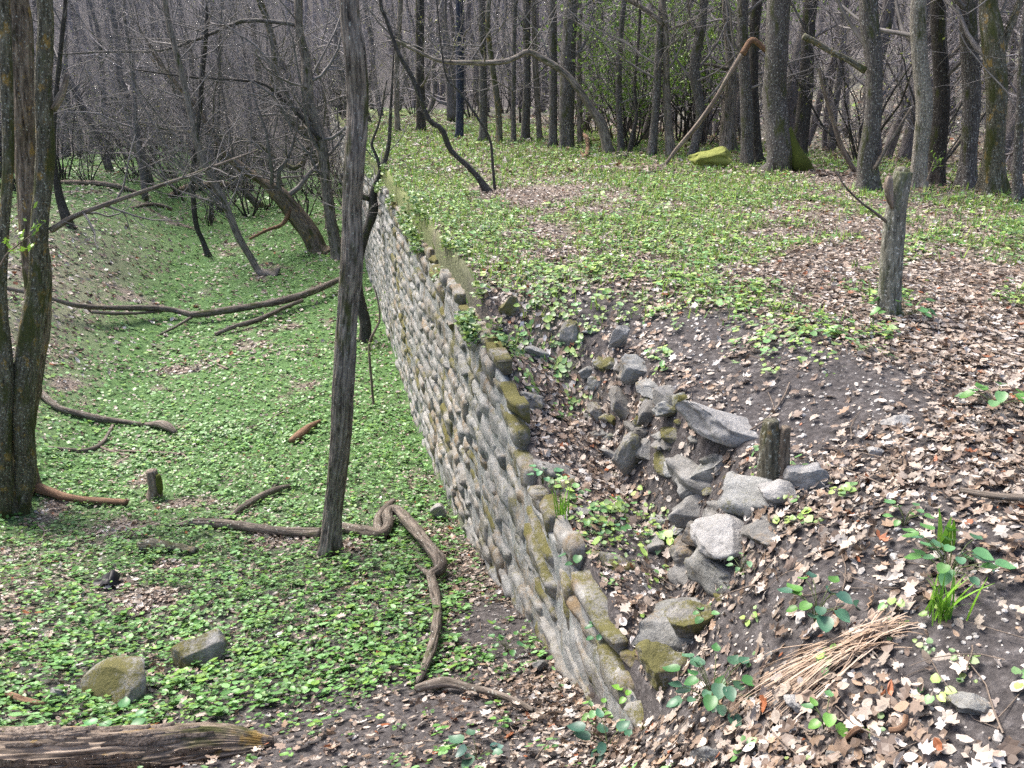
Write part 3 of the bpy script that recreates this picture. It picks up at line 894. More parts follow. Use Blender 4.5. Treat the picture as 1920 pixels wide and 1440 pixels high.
# saplings and bowed trees on the terrace
tS, ps, rs = tree("dark crooked sapling leaning left on the leafy terrace",
     [(914, 362, 15), (897, 333, 12), (877, 310, 11), (853, 290, 11), (840, 277, 11), (827, 247, 11), (807, 227, 10), (787, 187, 9), (773, 143, 9), (747, 97, 8), (722, 30, 7), (713, 0, 7)],
     'bark_dark', name="sapling", top=4.5, seed=50, sides=10, rows=60, crown=(9, 40, 130), clen=1.1, lo=0.45, lean_keep=0.9, buds=40, bud_size=0.012)
tree("thin upright shoot just right of the crooked sapling",
     [(927, 358, 6), (924, 300, 5), (917, 260, 5), (893, 217, 5), (863, 173, 4), (838, 147, 4), (826, 80, 3), (820, 10, 3)],
     'bark_dark', name="sapling", top=3.6, seed=51, sides=6, rows=40, crown=(7, 30, 90), clen=0.8, lo=0.4, buds=40, bud_size=0.012)
tree("bowed mossy tree arching left over the far end of the terrace",
     [(1142, 288, 22), (1127, 233, 19), (1107, 200, 17), (1083, 167, 15), (1067, 143, 14), (1033, 117, 13), (990, 99, 12), (973, 107, 10), (940, 115, 10), (873, 118, 9), (827, 115, 8), (797, 103, 7), (750, 80, 6), (715, 62, 4)],
     'bark_brown', name="tree", top=0, seed=52, sides=12, rows=80, crown=(16, 80, 260), clen=1.6, lo=0.35, buds=200, bud_size=0.02)

R_ = [("broad grey trunk with a mossy root at the forest edge", [(1457, 324, 58), (1458, 290, 50), (1460, 200, 48), (1462, 100, 45), (1463, 0, 44)], 'bark_grey', 11),
      ("dark trunk leaning right, tucked behind the broad grey one", [(1497, 290, 34), (1501, 200, 31), (1512, 100, 29), (1522, 0, 27)], 'bark_dark', 9),
      ("slim dark stem beside the leaning dead pole", [(1402, 313, 26), (1398, 200, 24), (1395, 100, 22), (1392, 0, 21)], 'bark_grey', 9),
      ("slim dark stem pressed against the left side of the broad grey trunk", [(1421, 306, 22), (1414, 200, 20), (1414, 100, 19), (1419, 0, 19)], 'bark_dark', 9),
      ("brown swollen trunk behind the leaning dead pole", [(1363, 285, 36), (1366, 225, 29), (1371, 140, 20), (1366, 60, 16), (1362, 0, 14)], 'bark_brown', 8),
      ("bent grey tree left of the leaning dead pole", [(1298, 294, 20), (1311, 215, 19), (1303, 130, 20), (1313, 60, 18), (1318, 0, 17)], 'bark_grey', 8),
      ("trunk with moss band and broken branch behind the short stump", [(1627, 356, 44), (1632, 300, 36), (1638, 220, 32), (1636, 120, 34), (1633, 0, 32)], 'bark_grey', 10),
      ("pale lichen-blotched trunk behind and right of the stump", [(1722, 353, 36), (1728, 280, 32), (1730, 200, 32), (1724, 100, 28), (1727, 0, 28)], 'bark_pale', 9),
      ("dark straight trunk touching the pale blotched one", [(1757, 347, 30), (1761, 280, 33), (1762, 180, 30), (1760, 0, 28)], 'bark_dark', 9),
      ("grey left stem of the big twin trunks at right", [(1813, 354, 42), (1815, 280, 35), (1818, 180, 32), (1817, 0, 30)], 'bark_grey', 11),
      ("dark mossy right stem of the big twin trunks at right", [(1860, 364, 50), (1861, 260, 39), (1862, 160, 38), (1863, 60, 37), (1861, 0, 36)], 'bark_moss', 11),
      ("thin leaning trunk at the right edge of the photo", [(1908, 378, 22), (1907, 320, 18), (1913, 200, 14), (1919, 80, 12)], 'bark_grey', 7),
      ("blackish-blue trunk at the far end of the terrace", [(862, 259, 18), (861, 130, 17), (860, 0, 17)], 'bark_blue', 9),
      ("grey trunk just right of the blackish-blue one", [(907, 265, 19), (907, 150, 17), (903, 0, 15)], 'bark_grey', 9),
      ("green-mossed trunk leaning left at the far terrace", [(937, 270, 15), (932, 200, 13), (922, 120, 11), (915, 30, 9)], 'bark_moss', 7),
      ("thin trunk right of the green-mossed one", [(963, 269, 11), (962, 150, 10), (965, 0, 9)], 'bark_grey', 7),
      ("straight grey trunk with a swollen foot at the terrace end", [(984, 264, 20), (985, 150, 17), (990, 0, 15)], 'bark_grey', 9),
      ("slim trunk left of the thick pair under the bowed tree", [(1012, 264, 12), (1005, 150, 12), (1000, 0, 10)], 'bark_brown', 8),
      ("tall grey trunk left half of the thick pair under the bowed tree", [(1037, 276, 19), (1037, 150, 16), (1036, 0, 15)], 'bark_grey', 10),
      ("thickest grey trunk right half of the pair under the bowed tree", [(1063, 279, 31), (1066, 180, 28), (1070, 0, 25)], 'bark_grey', 10),
      ("slender stem right of the thick pair under the bowed tree", [(1088, 270, 13), (1087, 120, 12), (1085, 0, 11)], 'bark_brown', 8),
      ("grey trunk behind the foot of the bowed tree", [(1165, 287, 14), (1161, 150, 12), (1170, 0, 11)], 'bark_grey', 8),
      ("leaning grey trunk in front of the green thicket", [(1222, 293, 20), (1226, 200, 17), (1234, 90, 14), (1240, 0, 12)], 'bark_grey', 8),
      ("forking tree right of the green thicket", [(1257, 295, 20), (1252, 180, 15), (1247, 50, 12), (1243, 0, 11)], 'bark_brown', 8),
      ("wriggling thin tree left of the green thicket", [(1180, 288, 10), (1186, 250, 9), (1194, 215, 8), (1190, 160, 7), (1197, 80, 6), (1200, 0, 5)], 'bark_dark', 6),
      ("dark trunk at the far corner where terrace and wall meet", [(790, 246, 21), (788, 150, 18), (786, 0, 16)], 'bark_dark', 9),
      ("thin trunk left of the dark far-corner one", [(746, 248, 12), (744, 150, 11), (750, 0, 10)], 'bark_brown', 8)]
RT = []
for k, (lb, pts, mt, tp) in enumerate(R_):
    big = pts[0][2] > 28
    RT.append(tree(lb, pts, mt, top=tp, seed=60 + k, sides=20 if big else 12, rows=70 if big else 40, crown=(16, 80, 280), clen=2.0, lo=0.12, buds=110, bud_size=0.018))
limb(RT[0][0], [(1478, 240, 8), (1487, 275, 24), (1499, 304, 34), (1518, 326, 22), (1540, 342, 7)], 'moss', away(RT[0][1][0]) - 0.15, "root", 10, 20, amp=0.02)
limb(RT[6][0], [(1622, 132, 14), (1590, 112, 11), (1560, 98, 10), (1530, 80, 11), (1506, 68, 12)], 'bark_moss', away(RT[6][1][0]) - 0.1, "broken_branch")
limb(RT[6][0], [(1640, 318, 8), (1660, 280, 7), (1685, 240, 6), (1710, 200, 4)], 'dead_dark', away(RT[6][1][0]) - 0.2, "dead_branch")
limb(RT[8][0], [(1772, 112, 9), (1790, 98, 7), (1804, 82, 5)], 'dead_dark', away(RT[8][1][0]), "broken_branch")
limb(RT[10][0], [(1872, 110, 18), (1890, 60, 14), (1908, 15, 12), (1925, -40, 10)], 'bark_moss', away(RT[10][1][0]))
limb(RT[23][0], [(1245, 48, 11), (1232, 35, 10), (1200, 12, 9), (1170, -5, 8), (1120, -40, 6)], 'bark_brown', away(RT[23][1][0]), twigs=5)
limb(RT[23][0], [(1247, 60, 6), (1265, 52, 5), (1300, 38, 4), (1350, 10, 3)], 'bark_brown', away(RT[23][1][0]), twigs=4)
limb(RT[4][0], [(1366, 130, 8), (1335, 122, 6), (1310, 120, 4), (1290, 122, 3)], 'dead_dark', away(RT[4][1][0]) - 0.3)

# the short broken stump on the terrace
b0 = gp(1668, 592)
P, R = px_path([(1666, 594, 46), (1668, 560, 38), (1671, 500, 38), (1676, 430, 37), (1682, 380, 34), (1689, 345, 34), (1695, 322, 30)])
st = link("tree_stump", None, None, b0)
tag(st, "waist-high broken stump with pale lichened bark on the terrace", "stump")
me, Pc, Rc = stem_mesh("trunk", np.vstack([P[0] - [0, 0, 0.1], P]), np.concatenate([[R[0] * 1.35], R]), 'bark_stump', b0, 32, 90, 0.006, 9, 90)
link("trunk", me, st)
limb(st, [(1692, 332, 30), (1694, 324, 34), (1697, 318, 24), (1699, 315, 8)], 'bark_moss', away(b0), "moss_cap", 14, 8, amp=0.006)
limb(st, [(1668, 330, 10), (1666, 345, 16), (1668, 370, 14), (1673, 390, 6)], 'dead_wood', away(b0) - 0.08, "torn_lip", 8, 10)
limb(st, [(1663, 416, 7), (1640, 398, 5), (1615, 380, 4), (1585, 350, 3), (1566, 318, 2)], 'dead_dark', away(b0) - 0.05, "side_branch", 6, 14)

# ------------------------------------------------------------------ fallen wood
def stick(label, pts, mat, name="fallen_branch", dist=None, seed=0, rows=40, sides=10, amp=None, lift=0.3, cat="branch", kids=(), twigs=0, k=8):
    """lies on the ground: every point is taken where it meets the ground, raised by its radius (or by the 4th value)"""
    P, R = [], []
    for p in pts:
        g_ = gp(p[0], p[1] + 0.5 * p[2])
        r = 0.46 * p[2] * slant(g_) / FPX
        if len(p) > 3 and p[3]:
            q_ = at(p[0], p[1], away(g_) - p[3])
        else:
            q_ = g_ + [0, 0, r * lift * 2 + (0.04 if p[2] > 9 else 0.012)]
        P.append(q_); R.append(r)
    P, R = np.array(P), np.array(R) * np.random.default_rng(seed + 9).uniform(0.82, 1.18, len(R))
    base = P[0].copy()
    me, Pc, Rc = stem_mesh("stem" if kids else name, P, R, mat, base, sides, rows, amp, k, seed)
    if kids:
        root = link(name, None, None, base)
        link("stem", me, root)
        for nm, kp, km in kids:
            D = away(gp(pts[0][0], pts[0][1]))
            Pk, Rk = [], []
            for p in kp:
                g_ = gp(p[0], p[1] + 0.5 * p[2])
                r = 0.5 * p[2] * slant(g_) / FPX
                Pk.append(at(p[0], p[1], away(g_) - p[3]) if len(p) > 3 and p[3] else g_ + [0, 0, r * 0.6]); Rk.append(r)
            mk, _, _ = stem_mesh(nm, np.array(Pk), np.array(Rk), km, base, 7, 16, 0.0, 7, seed + 1)
            link(nm, mk, root)
    else:
        root = link(name, me, None, base)
    tag(root, label, cat)
    return root

stick("long dark dead branch hanging across the ditch behind the lone trunk",
      [(13, 540, 8, .5), (87, 557, 8, .55), (140, 572, 9, .5), (200, 577, 11, .45), (283, 578, 12, .4), (330, 582, 13, .35), (362, 590, 13, .3), (417, 583, 14, .35), (480, 573, 14, .45), (533, 563, 13, .5), (590, 545, 12, .6), (640, 522, 11, .7)], 'dead_dark', seed=1,
      kids=(("side_branch", [(403, 626, 7), (440, 612, 9, .15), (483, 600, 10, .2), (530, 578, 8, .35), (567, 563, 7, .5)], 'dead_dark'),
            ("side_branch", [(300, 626, 4), (330, 612, 5, .15), (363, 592, 6, .3)], 'dead_dark'),
            ("side_branch", [(172, 585, 6, .45), (220, 588, 7, .4), (275, 586, 5, .35), (320, 582, 4, .35)], 'dead_dark')))
stick("grey bent bough lying left of the foot of the lone trunk",
      [(332, 985, 9), (370, 983, 14), (430, 986, 18), (490, 993, 20), (550, 999, 20), (604, 1001, 19)], 'dead_dark', seed=2, amp=0.009, rows=80, sides=24, k=12)
stick("contorted bough looping up and down between lone trunk and wall",
      [(640, 990, 18), (690, 1000, 20), (718, 1002, 22), (728, 985, 24, .05), (728, 962, 22, .15), (745, 957, 20, .22), (770, 982, 22, .25), (800, 1020, 23, .25), (824, 1052, 24, .2), (822, 1070, 22, .15), (808, 1078, 20, .12), (814, 1105, 19, .1), (820, 1150, 19, .1), (812, 1208, 18, .1), (796, 1250, 15, .05), (784, 1288, 10)], 'dead_dark', seed=3, rows=160, sides=26, amp=0.009, k=12,
      kids=(("stub", [(716, 1005, 20), (708, 985, 18, .05), (712, 966, 16, .1), (738, 938, 10, .15)], 'dead_dark'), ("stub", [(806, 1078, 14, .12), (795, 1070, 10, .1), (780, 1060, 6, .05)], 'dead_dark')))
stick("curved grey branch lying in leaves near the tip of the wall",
      [(780, 1300, 12), (805, 1285, 16, .04), (840, 1280, 18, .05), (880, 1289, 17, .04), (920, 1305, 15), (960, 1320, 10), (1000, 1333, 7)], 'dead_dark', seed=4, rows=50, amp=0.004,
      kids=(("twig", [(960, 1316, 5), (985, 1312, 4), (1000, 1308, 3)], 'dead_wood'),))
stick("dark crooked branch ending in a mossy knot, left side of the ditch",
      [(78, 738, 12), (110, 765, 13), (150, 778, 13), (190, 788, 13), (220, 792, 11), (270, 795, 9), (300, 797, 15), (318, 802, 16), (332, 812, 8)], 'dead_dark', seed=5, rows=50,
      kids=(("side_branch", [(212, 796, 6), (203, 815, 7), (190, 832, 9), (165, 843, 9), (130, 842, 8), (90, 838, 6)], 'dead_dark'),
            ("side_branch", [(182, 835, 5), (215, 847, 5), (262, 857, 4)], 'dead_wood')))
stick("pale thin branch lying below the dark crooked one", [(210, 845, 4), (260, 848, 5), (300, 850, 8), (340, 852, 6)], 'dead_wood', seed=6, kids=(("fork", [(322, 842, 4), (340, 850, 5), (355, 862, 5)], 'dead_wood'),))
stick("thick reddish rotten log at the foot of the left trunks", [(55, 910, 22), (90, 922, 20), (130, 935, 17), (185, 942, 14), (240, 945, 10)], 'dead_red', "fallen_log", seed=7, cat="log", amp=0.008)
stick("grey splintered log lying slanted left of the lone trunk", [(425, 975, 6), (450, 958, 12), (480, 940, 14), (515, 922, 13), (545, 910, 8)], 'dead_dark', "fallen_log", seed=8, cat="log")
stick("short brown rotten log beside the lone trunk", [(545, 830, 10), (562, 818, 17), (580, 803, 15), (600, 790, 9)], 'dead_red', "fallen_log", seed=9, cat="log")
stick("long thin straw-coloured stick left of the lone trunk", [(470, 806, 3), (505, 788, 3), (540, 768, 3), (575, 750, 3), (612, 735, 3)], 'dead_wood', seed=10, amp=0.0)
stick("forked pale stick in the middle of the green ditch", [(388, 673, 3), (405, 682, 4), (428, 692, 5)], 'dead_wood', seed=11, amp=0.0)
stick("dark mossy log behind the moat boulders", [(262, 1030, 22), (285, 1022, 30), (310, 1026, 22), (340, 1030, 18), (370, 1036, 12)], 'bark_moss', "fallen_log", seed=12, cat="log", amp=0.012)
stick("bent pale twig on the green carpet in front of the boulders", [(412, 1130, 4), (425, 1142, 5), (440, 1150, 5), (460, 1155, 3)], 'dead_wood', seed=13, amp=0.0)
stick("short straight twig lying below the dark mossy stone", [(384, 1291, 4), (420, 1291, 5), (452, 1289, 4)], 'dead_wood', seed=14, amp=0.0)
stick("grey broken branch at the left edge below the trunks", [(60, 975, 4), (85, 1000, 5), (60, 1030, 4)], 'dead_wood', seed=15, amp=0.0)
stick("slim brown branch left of the black rag", [(70, 1072, 5), (100, 1074, 5), (135, 1088, 6), (172, 1115, 4)], 'dead_wood', seed=16, amp=0.0)
stick("thick brown stick beside the small grey stone at lower left", [(18, 1308, 12), (45, 1318, 14), (75, 1326, 12), (95, 1325, 8)], 'dead_red', seed=17)
stick("brown stick on leaves at the right edge", [(1795, 935, 10), (1830, 941, 12), (1870, 946, 14), (1935, 950, 16)], 'dead_dark', seed=18, amp=0.004)
stick("pale pole of dead wood lying along the bank behind the left trunks", [(105, 342, 7), (150, 341, 9), (205, 347, 10), (245, 356, 9), (276, 366, 6)], 'dead_wood', "fallen_log", seed=19, cat="log")
stick("mossy log ending against the stout leaning tree", [(318, 366, 9), (350, 352, 11), (405, 346, 13), (472, 349, 15)], 'log', "fallen_log", seed=20, cat="log")
stick("whitish fallen branch on the far green bank", [(248, 390, 4), (275, 383, 6), (300, 384, 8), (322, 392, 7)], 'dead_wood', seed=21)
stick("fallen dead branch at the edge of the far terrace", [(720, 318, 4), (745, 303, 5), (775, 289, 5), (804, 283, 3)], 'dead_dark', seed=22, amp=0.0)
stick("short dead log under the bowed tree", [(1142, 297, 7), (1160, 294, 9), (1177, 292, 7)], 'dead_dark', "fallen_log", seed=23, cat="log")
stick("low arched branch on the terrace before the green thicket", [(1120, 316, 4), (1132, 311, 4, .1), (1150, 314, 4, .1), (1185, 325, 5), (1230, 322, 6), (1246, 318, 5)], 'dead_dark', seed=24, amp=0.0)
stick("red-brown broken root sticking up at the terrace edge", [(1088, 283, 5), (1098, 293, 8), (1102, 275, 9, .3), (1100, 258, 8, .7), (1090, 250, 5, .9)], 'dead_red', seed=25, name="root_stub", cat="root")
stick("pair of pale twigs lying on the gully edge", [(910, 592, 4), (928, 608, 5), (946, 624, 5)], 'dead_wood', seed=26, amp=0.0, kids=(("twig", [(916, 612, 4), (930, 640, 4), (950, 660, 4)], 'dead_wood'),))
stick("small forked dead twig on the bare dirt slope", [(1398, 815, 4), (1430, 795, 4), (1450, 775, 4), (1470, 745, 4), (1480, 722, 3)], 'dead_wood', seed=27, amp=0.0, kids=(("twig", [(1452, 778, 3), (1450, 760, 2), (1440, 735, 2)], 'dead_wood'),))
stick("straight pale stick lying above the hooded stone", [(1258, 748, 5), (1275, 730, 6), (1290, 715, 6)], 'dead_wood', seed=28, amp=0.0)
stick("thin brown stick slanting below the pale sunlit boulder", [(1395, 1120, 3), (1420, 1095, 3), (1440, 1070, 3)], 'dead_dark', seed=29, amp=0.0)

# the leaning dead pole at the forest edge
P, R = px_path([(1242, 316, 6), (1265, 285, 7), (1290, 255, 8), (1318, 220, 8), (1345, 180, 8), (1368, 140, 8), (1392, 100, 9)])
lp = link("dead_pole", None, None, P[0])
tag(lp, "bare pinkish dead pole leaning against the trunks at the forest edge", "dead tree")
me, _, _ = stem_mesh("stem", P, R, 'dead_wood', P[0], 12, 40, 0.006)
link("stem", me, lp)
limb(lp, [(1392, 102, 13), (1408, 76, 11), (1420, 80, 10), (1436, 95, 9)], 'dead_red', away(P[0]), "broken_top", 8, 12)
limb(lp, [(1330, 205, 4), (1345, 195, 4), (1358, 178, 3)], 'dead_dark', away(P[0]), "side_branch", 6, 8)
P, R = px_path([(1607, 326, 9), (1590, 300, 9), (1575, 268, 9), (1562, 225, 8), (1548, 180, 7), (1535, 128, 5)])
o = link("dead_pole", stem_mesh("dead_pole", P, R, 'dead_wood', P[0], 8, 30, 0.0)[0], None, P[0])
tag(o, "thin bent dead pole leaning left of the moss-banded trunk", "dead tree")

# thick log in the near left corner, with loose plates of bark
g0 = [gp(u, v) for u, v in ((-90, 1440), (0, 1442), (150, 1438), (300, 1425), (420, 1408), (512, 1398))]
P = np.array(g0); R = np.array([0.135, 0.135, 0.13, 0.115, 0.085, 0.025])
P[:, 2] += R * 0.35
lg = link("fallen_log", None, None, P[1])
tag(lg, "thick fallen log with peeling furrowed bark in the lower left corner", "log")
me, Pc, Rc = stem_mesh("stem", P, R, 'log', P[1], 150, 220, 0.014, 34, 33)
link("stem", me, lg)
rg = np.random.default_rng(5)
for k in range(90):
    i = rg.integers(8, 160); ln = rg.integers(14, 46)
    th = rg.uniform(-0.5, 2.0)
    seg = Pc[i:i + ln:2]; rs_ = Rc[i:i + ln:2]
    if len(seg) < 4:
        continue
    tdir = unit(seg[-1] - seg[0]); sd_ = unit(np.cross(tdir, [0, 0, 1.0])); upv = np.cross(sd_, tdir)
    nrm = math.cos(th) * -sd_ * (1 if np.dot(-sd_, CAM - seg[0]) > 0 else -1) + math.sin(th) * upv
    tng = np.cross(tdir, nrm)
    wv = rg.uniform(0.005, 0.012)
    prof = np.sin(np.linspace(0.15, 3.0, len(seg)))[:, None]
    off = (rs_ + 0.006 + 0.022 * rg.random() * np.linspace(0, 1, len(seg)) ** 2)[:, None] * nrm
    wob = 0.012 * (vnoise(np.stack([np.linspace(0, 3, len(seg)), np.full(len(seg), k), np.zeros(len(seg))], 1), 4) - 0.5)[:, None]
    cpt = seg + off + tng * wob
    a_ = cpt - tng * wv * prof; b_ = cpt + tng * wv * prof; c_ = a_ + nrm * -0.02; d_ = b_ + nrm * -0.02
    V = np.vstack([a_, b_, c_, d_]) - P[1]
    n = len(seg); i0 = np.arange(n - 1)
    qd = np.vstack([np.stack([i0, i0 + 1, n + i0 + 1, n + i0], 1), np.stack([2 * n + i0, i0, i0 + 1, 2 * n + i0 + 1][0:2] + [i0 + 1, 2 * n + i0 + 1], 1), np.stack([n + i0, n + i0 + 1, 3 * n + i0 + 1, 3 * n + i0], 1)])
    link("bark_plate", mesh("bark_plate", V, [qd], M['flake'], True, None, V), lg)

# small stump in the ditch
g_ = gp(290, 932)
P, R = px_path([(290, 935, 30), (289, 915, 22), (286, 895, 20), (283, 882, 18)])
sp = link("tree_stump", None, None, g_)
tag(sp, "small grey rotten stump with a moss patch on the ditch floor", "stump")
link("trunk", stem_mesh("trunk", P, R, 'dead_wood', g_, 14, 24, 0.012, 8, 3)[0], sp)
limb(sp, [(296, 890, 9), (298, 903, 12), (300, 918, 11), (301, 926, 5)], 'moss', away(g_) - 0.06, "moss_patch", 8, 8)

# two mossy wooden posts in the scarp
P, R = px_path([(1440, 905, 36), (1442, 860, 36), (1444, 820, 34), (1446, 788, 26)])
po = link("mossy_post", None, None, P[0])
tag(po, "split mossy wooden stub standing upright between pale slab and grey block", "stump")
link("stem", stem_mesh("stem", np.vstack([P[0] - [0, 0, 0.1], P]), np.append(R[0], R), 'bark_moss', P[0], 16, 30, 0.01, 6, 4)[0], po)
limb(po, [(1468, 908, 22), (1470, 860, 24), (1471, 820, 20), (1474, 800, 16)], 'bark_rough', away(P[0]) - 0.02, "split_half", 12, 20, amp=0.008)

# ------------------------------------------------------------------ the forest behind
rng = np.random.default_rng(21)
protos = []
for k in range(7):
    rg = np.random.default_rng(400 + k)
    H = rg.uniform(8, 11)
    n = 9
    hz = np.linspace(0, H, n)
    P = np.stack([np.cumsum(rg.normal(0, 0.13, n)), np.cumsum(rg.normal(0, 0.13, n)), hz], 1)
    P[0] = [0, 0, -0.15]
    R = rg.uniform(0.10, 0.16) * np.linspace(1.15, 0.1, n)
    me, Pc, Rc = stem_mesh("trunk", P, R, 'bark_far', np.zeros(3), 9, 22, 0.004)
    geo, P3 = crown_geo(Pc, Rc, rg, 26, 120, 380, length=2.3, lo=0.06, tmin=0.005)
    V, polys, bc = merge(geo)
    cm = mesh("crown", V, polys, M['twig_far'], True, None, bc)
    bm_ = bud_mesh("buds", P3, rg, 130, np.zeros(3), 0.026)
    protos.append((me, cm, bm_))
shrubs = []
for k in range(4):
    rg = np.random.default_rng(500 + k)
    n = 9
    a = rg.uniform(0, 6.28, n)
    P1, R1 = grow(np.stack([np.cos(a) * 0.1, np.sin(a) * 0.1, np.full(n, -0.05)], 1), np.stack([np.cos(a) * 0.5, np.sin(a) * 0.5, np.ones(n)], 1), rg.uniform(2, 3.6, n), rg.uniform(0.012, 0.03, n), 9, 0.18, 0.12, 0.2, rg)
    p, d, r, l = along(P1, R1, rg, 70, 0.2, 1)
    P2, R2 = grow(p, side_dirs(d, rg), l * rg.uniform(0.2, 0.45, 70), np.maximum(r * 0.55, 0.004), 6, 0.2, 0.08, 0.3, rg)
    p, d, r, l = along(P2, R2, rg, 240, 0.1, 1)
    P3, R3 = grow(p, side_dirs(d, rg), l * rg.uniform(0.3, 0.7, 240), np.maximum(r * 0.6, 0.003), 4, 0.2, 0.05, 0.4, rg)
    V, polys, bc = merge([tubes(P1, R1, 6)])
    sm = mesh("stem", V, polys, M['bark_dark'], True, None, bc)
    V, polys, bc = merge([tubes(P2, R2, 4), tubes(P3, R3, 3)])
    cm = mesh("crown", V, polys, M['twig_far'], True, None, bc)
    cols = ((0.22, 0.36, 0.05), (0.16, 0.30, 0.04), (0.28, 0.40, 0.09))
    leafy = bud_mesh("leaves", P3, rg, 3200, np.zeros(3), 0.038, cols)
    few = bud_mesh("leaves", P3, rg, 200, np.zeros(3), 0.024)
    shrubs.append((sm, cm, leafy, few))

def edge_x(y):
    return float(np.interp(y, [0, 8.7, 11.7, 18, 22, 26, 60], [9.8, 9.6, 8.4, 6.6, 4.6, 0.5, -3]))

taken = []
def place(kind, x, y, label, group, scale=1.0, leafy=False):
    z = float(ground(x, y))
    if kind == 'tree':
        me, cm, bm_ = protos[int(rng.integers(0, len(protos)))]
        o = link("tree", None, None, (x, y, z))
        for nm, d in (("trunk", me), ("crown", cm), ("buds", bm_)):
            c = link(nm, d, o)
            if nm == "buds":
                c["kind"] = "stuff"
        o.scale = (scale * rng.uniform(0.8, 1.25), scale * rng.uniform(0.8, 1.25), scale)
        tag(o, label, "tree", group)
    else:
        sm, cm, lf, few = shrubs[int(rng.integers(0, len(shrubs)))]
        o = link("shrub", None, None, (x, y, z))
        link("stem", sm, o); link("crown", cm, o)
        c = link("leaves", lf if leafy else few, o)
        c["kind"] = "stuff"
        o.scale = (scale, scale, scale)
        tag(o, label, "shrub", group)
    o.rotation_euler = (rng.normal(0, 0.08), rng.normal(0, 0.08), rng.uniform(0, 6.28))
    taken.append((x, y))

def free(x, y, d):
    return all((x - a) ** 2 + (y - b) ** 2 > d * d for a, b in taken)

cnt = [0, 0, 0, 0]
tries = 0
while sum(cnt) < 235 and tries < 14000:
    tries += 1
    ang = YAW + rng.uniform(-0.75, 0.75)
    r = rng.uniform(10, 50)
    x, y = r * math.sin(ang), r * math.cos(ang)
    if x > 1.1:
        if x < edge_x(y) + 1.6 and y < 26:
            continue
        if not free(x, y, 0.8 if r < 30 else 1.3) or cnt[0] >= 155:
            continue
        da = ang - YAW
        where = "behind the stump and big twin trunks" if da > 0.38 else ("behind the broad grey trunk and leaning dead pole" if da > 0.17 else ("behind the bowed tree and green thicket" if da > 0.02 else "behind the blackish-blue trunk"))
        place('tree', x, y, "bare slender tree in the forest " + where, "forest trees " + where, rng.uniform(0.55, 1.15))
        cnt[0] += 1
    else:
        if y < 25 and x > -8.5 or y < 14 or (x > -1.5 and y < 36):
            continue
        if not free(x, y, 1.5) or cnt[1] >= 80:
            continue
        place('tree', x, y, "bare tree in the wood beyond the far end of the ditch", "forest trees beyond the ditch", rng.uniform(0.7, 1.1))
        cnt[1] += 1
for k in range(120):
    for _ in range(60):
        ang = YAW + (rng.uniform(-0.72, 0.72) if k < 70 else rng.uniform(-0.75, -0.2))
        r = rng.uniform(14, 42)
        x, y = r * math.sin(ang), r * math.cos(ang)
        if (x > 1.1 and (x > edge_x(y) + 1.0 or y > 26)) or (x <= 1.1 and ((y > 26) or x < -8)):
            if free(x, y, 0.7):
                place('shrub', x, y, "leafless bushy undergrowth between the forest trunks", "bare shrubs in the forest", rng.uniform(0.7, 1.2))
                break
for k, (u, v, e, s) in enumerate(((1188, 284, 0.6, 0.9), (1206, 280, 1.2, 1.0), (1170, 276, 1.5, 1.0), (1332, 282, 0.8, 1.15), (1346, 280, 2.0, 1.25), (1318, 280, 2.6, 1.2))):
    g_ = gp(u, v)
    p = g_ + FH * e
    lb = ["low bright green bush in the thicket left of the leaning grey trunk", "bright green bush just behind the leaning grey trunk", "pale green bush deep in the thicket behind the bowed tree",
          "fresh green bush showing left of the leaning dead pole's top", "tall fresh green bush behind the leaning dead pole", "fresh green bush behind the bent grey tree"][k]
    place('shrub', float(p[0]), float(p[1]), lb, "green bushes in the forest", s, True)

# the far wooded slope reads as one mass
n = 1000
ang = YAW + rng.uniform(-0.85, 0.85, n)
r = rng.uniform(44, 92, n)
bx, by = r * np.sin(ang), r * np.cos(ang)
P1, R1 = grow(np.stack([bx, by, ground(bx, by) - 0.2], 1), np.stack([rng.normal(0, 0.06, n), rng.normal(0, 0.06, n), np.ones(n)], 1), rng.uniform(7, 11, n), rng.uniform(0.08, 0.2, n), 7, 0.06, 0.05, 0.15, rng)
p, d, rr_, l = along(P1, R1, rng, 8000, 0.02, 1)
P2, R2 = grow(p, side_dirs(d, rng, 1.2), rng.uniform(0.9, 2.4, 8000), np.maximum(rr_ * 0.3, 0.012), 5, 0.2, 0.05, 0.3, rng)
p, d, rr_, l = along(P2, R2, rng, 14000, 0.1, 1)
P3, R3 = grow(p, side_dirs(d, rng), rng.uniform(0.4, 1.2, 14000), np.maximum(rr_ * 0.6, 0.009), 4, 0.2, 0.05, 0.4, rng)
V, polys, bc = merge([tubes(P1, R1, 6), tubes(P2, R2, 3), tubes(P3, R3, 3)])
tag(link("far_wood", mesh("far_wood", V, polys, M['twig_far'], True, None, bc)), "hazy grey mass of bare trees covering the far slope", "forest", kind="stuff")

# ------------------------------------------------------------------ leaves, grass and litter on the ground
def spread(n, rmin, rmax, power, half=0.95, rng=RNG):
    """points round the viewer's ground, thinning with distance as r^-power"""
    e = 2 - power
    u = rng.random(n)
    r = (rmin ** e + u * (rmax ** e - rmin ** e)) ** (1 / e)
    a = YAW + rng.uniform(-half, half, n)
    return r * np.sin(a), r * np.cos(a), r

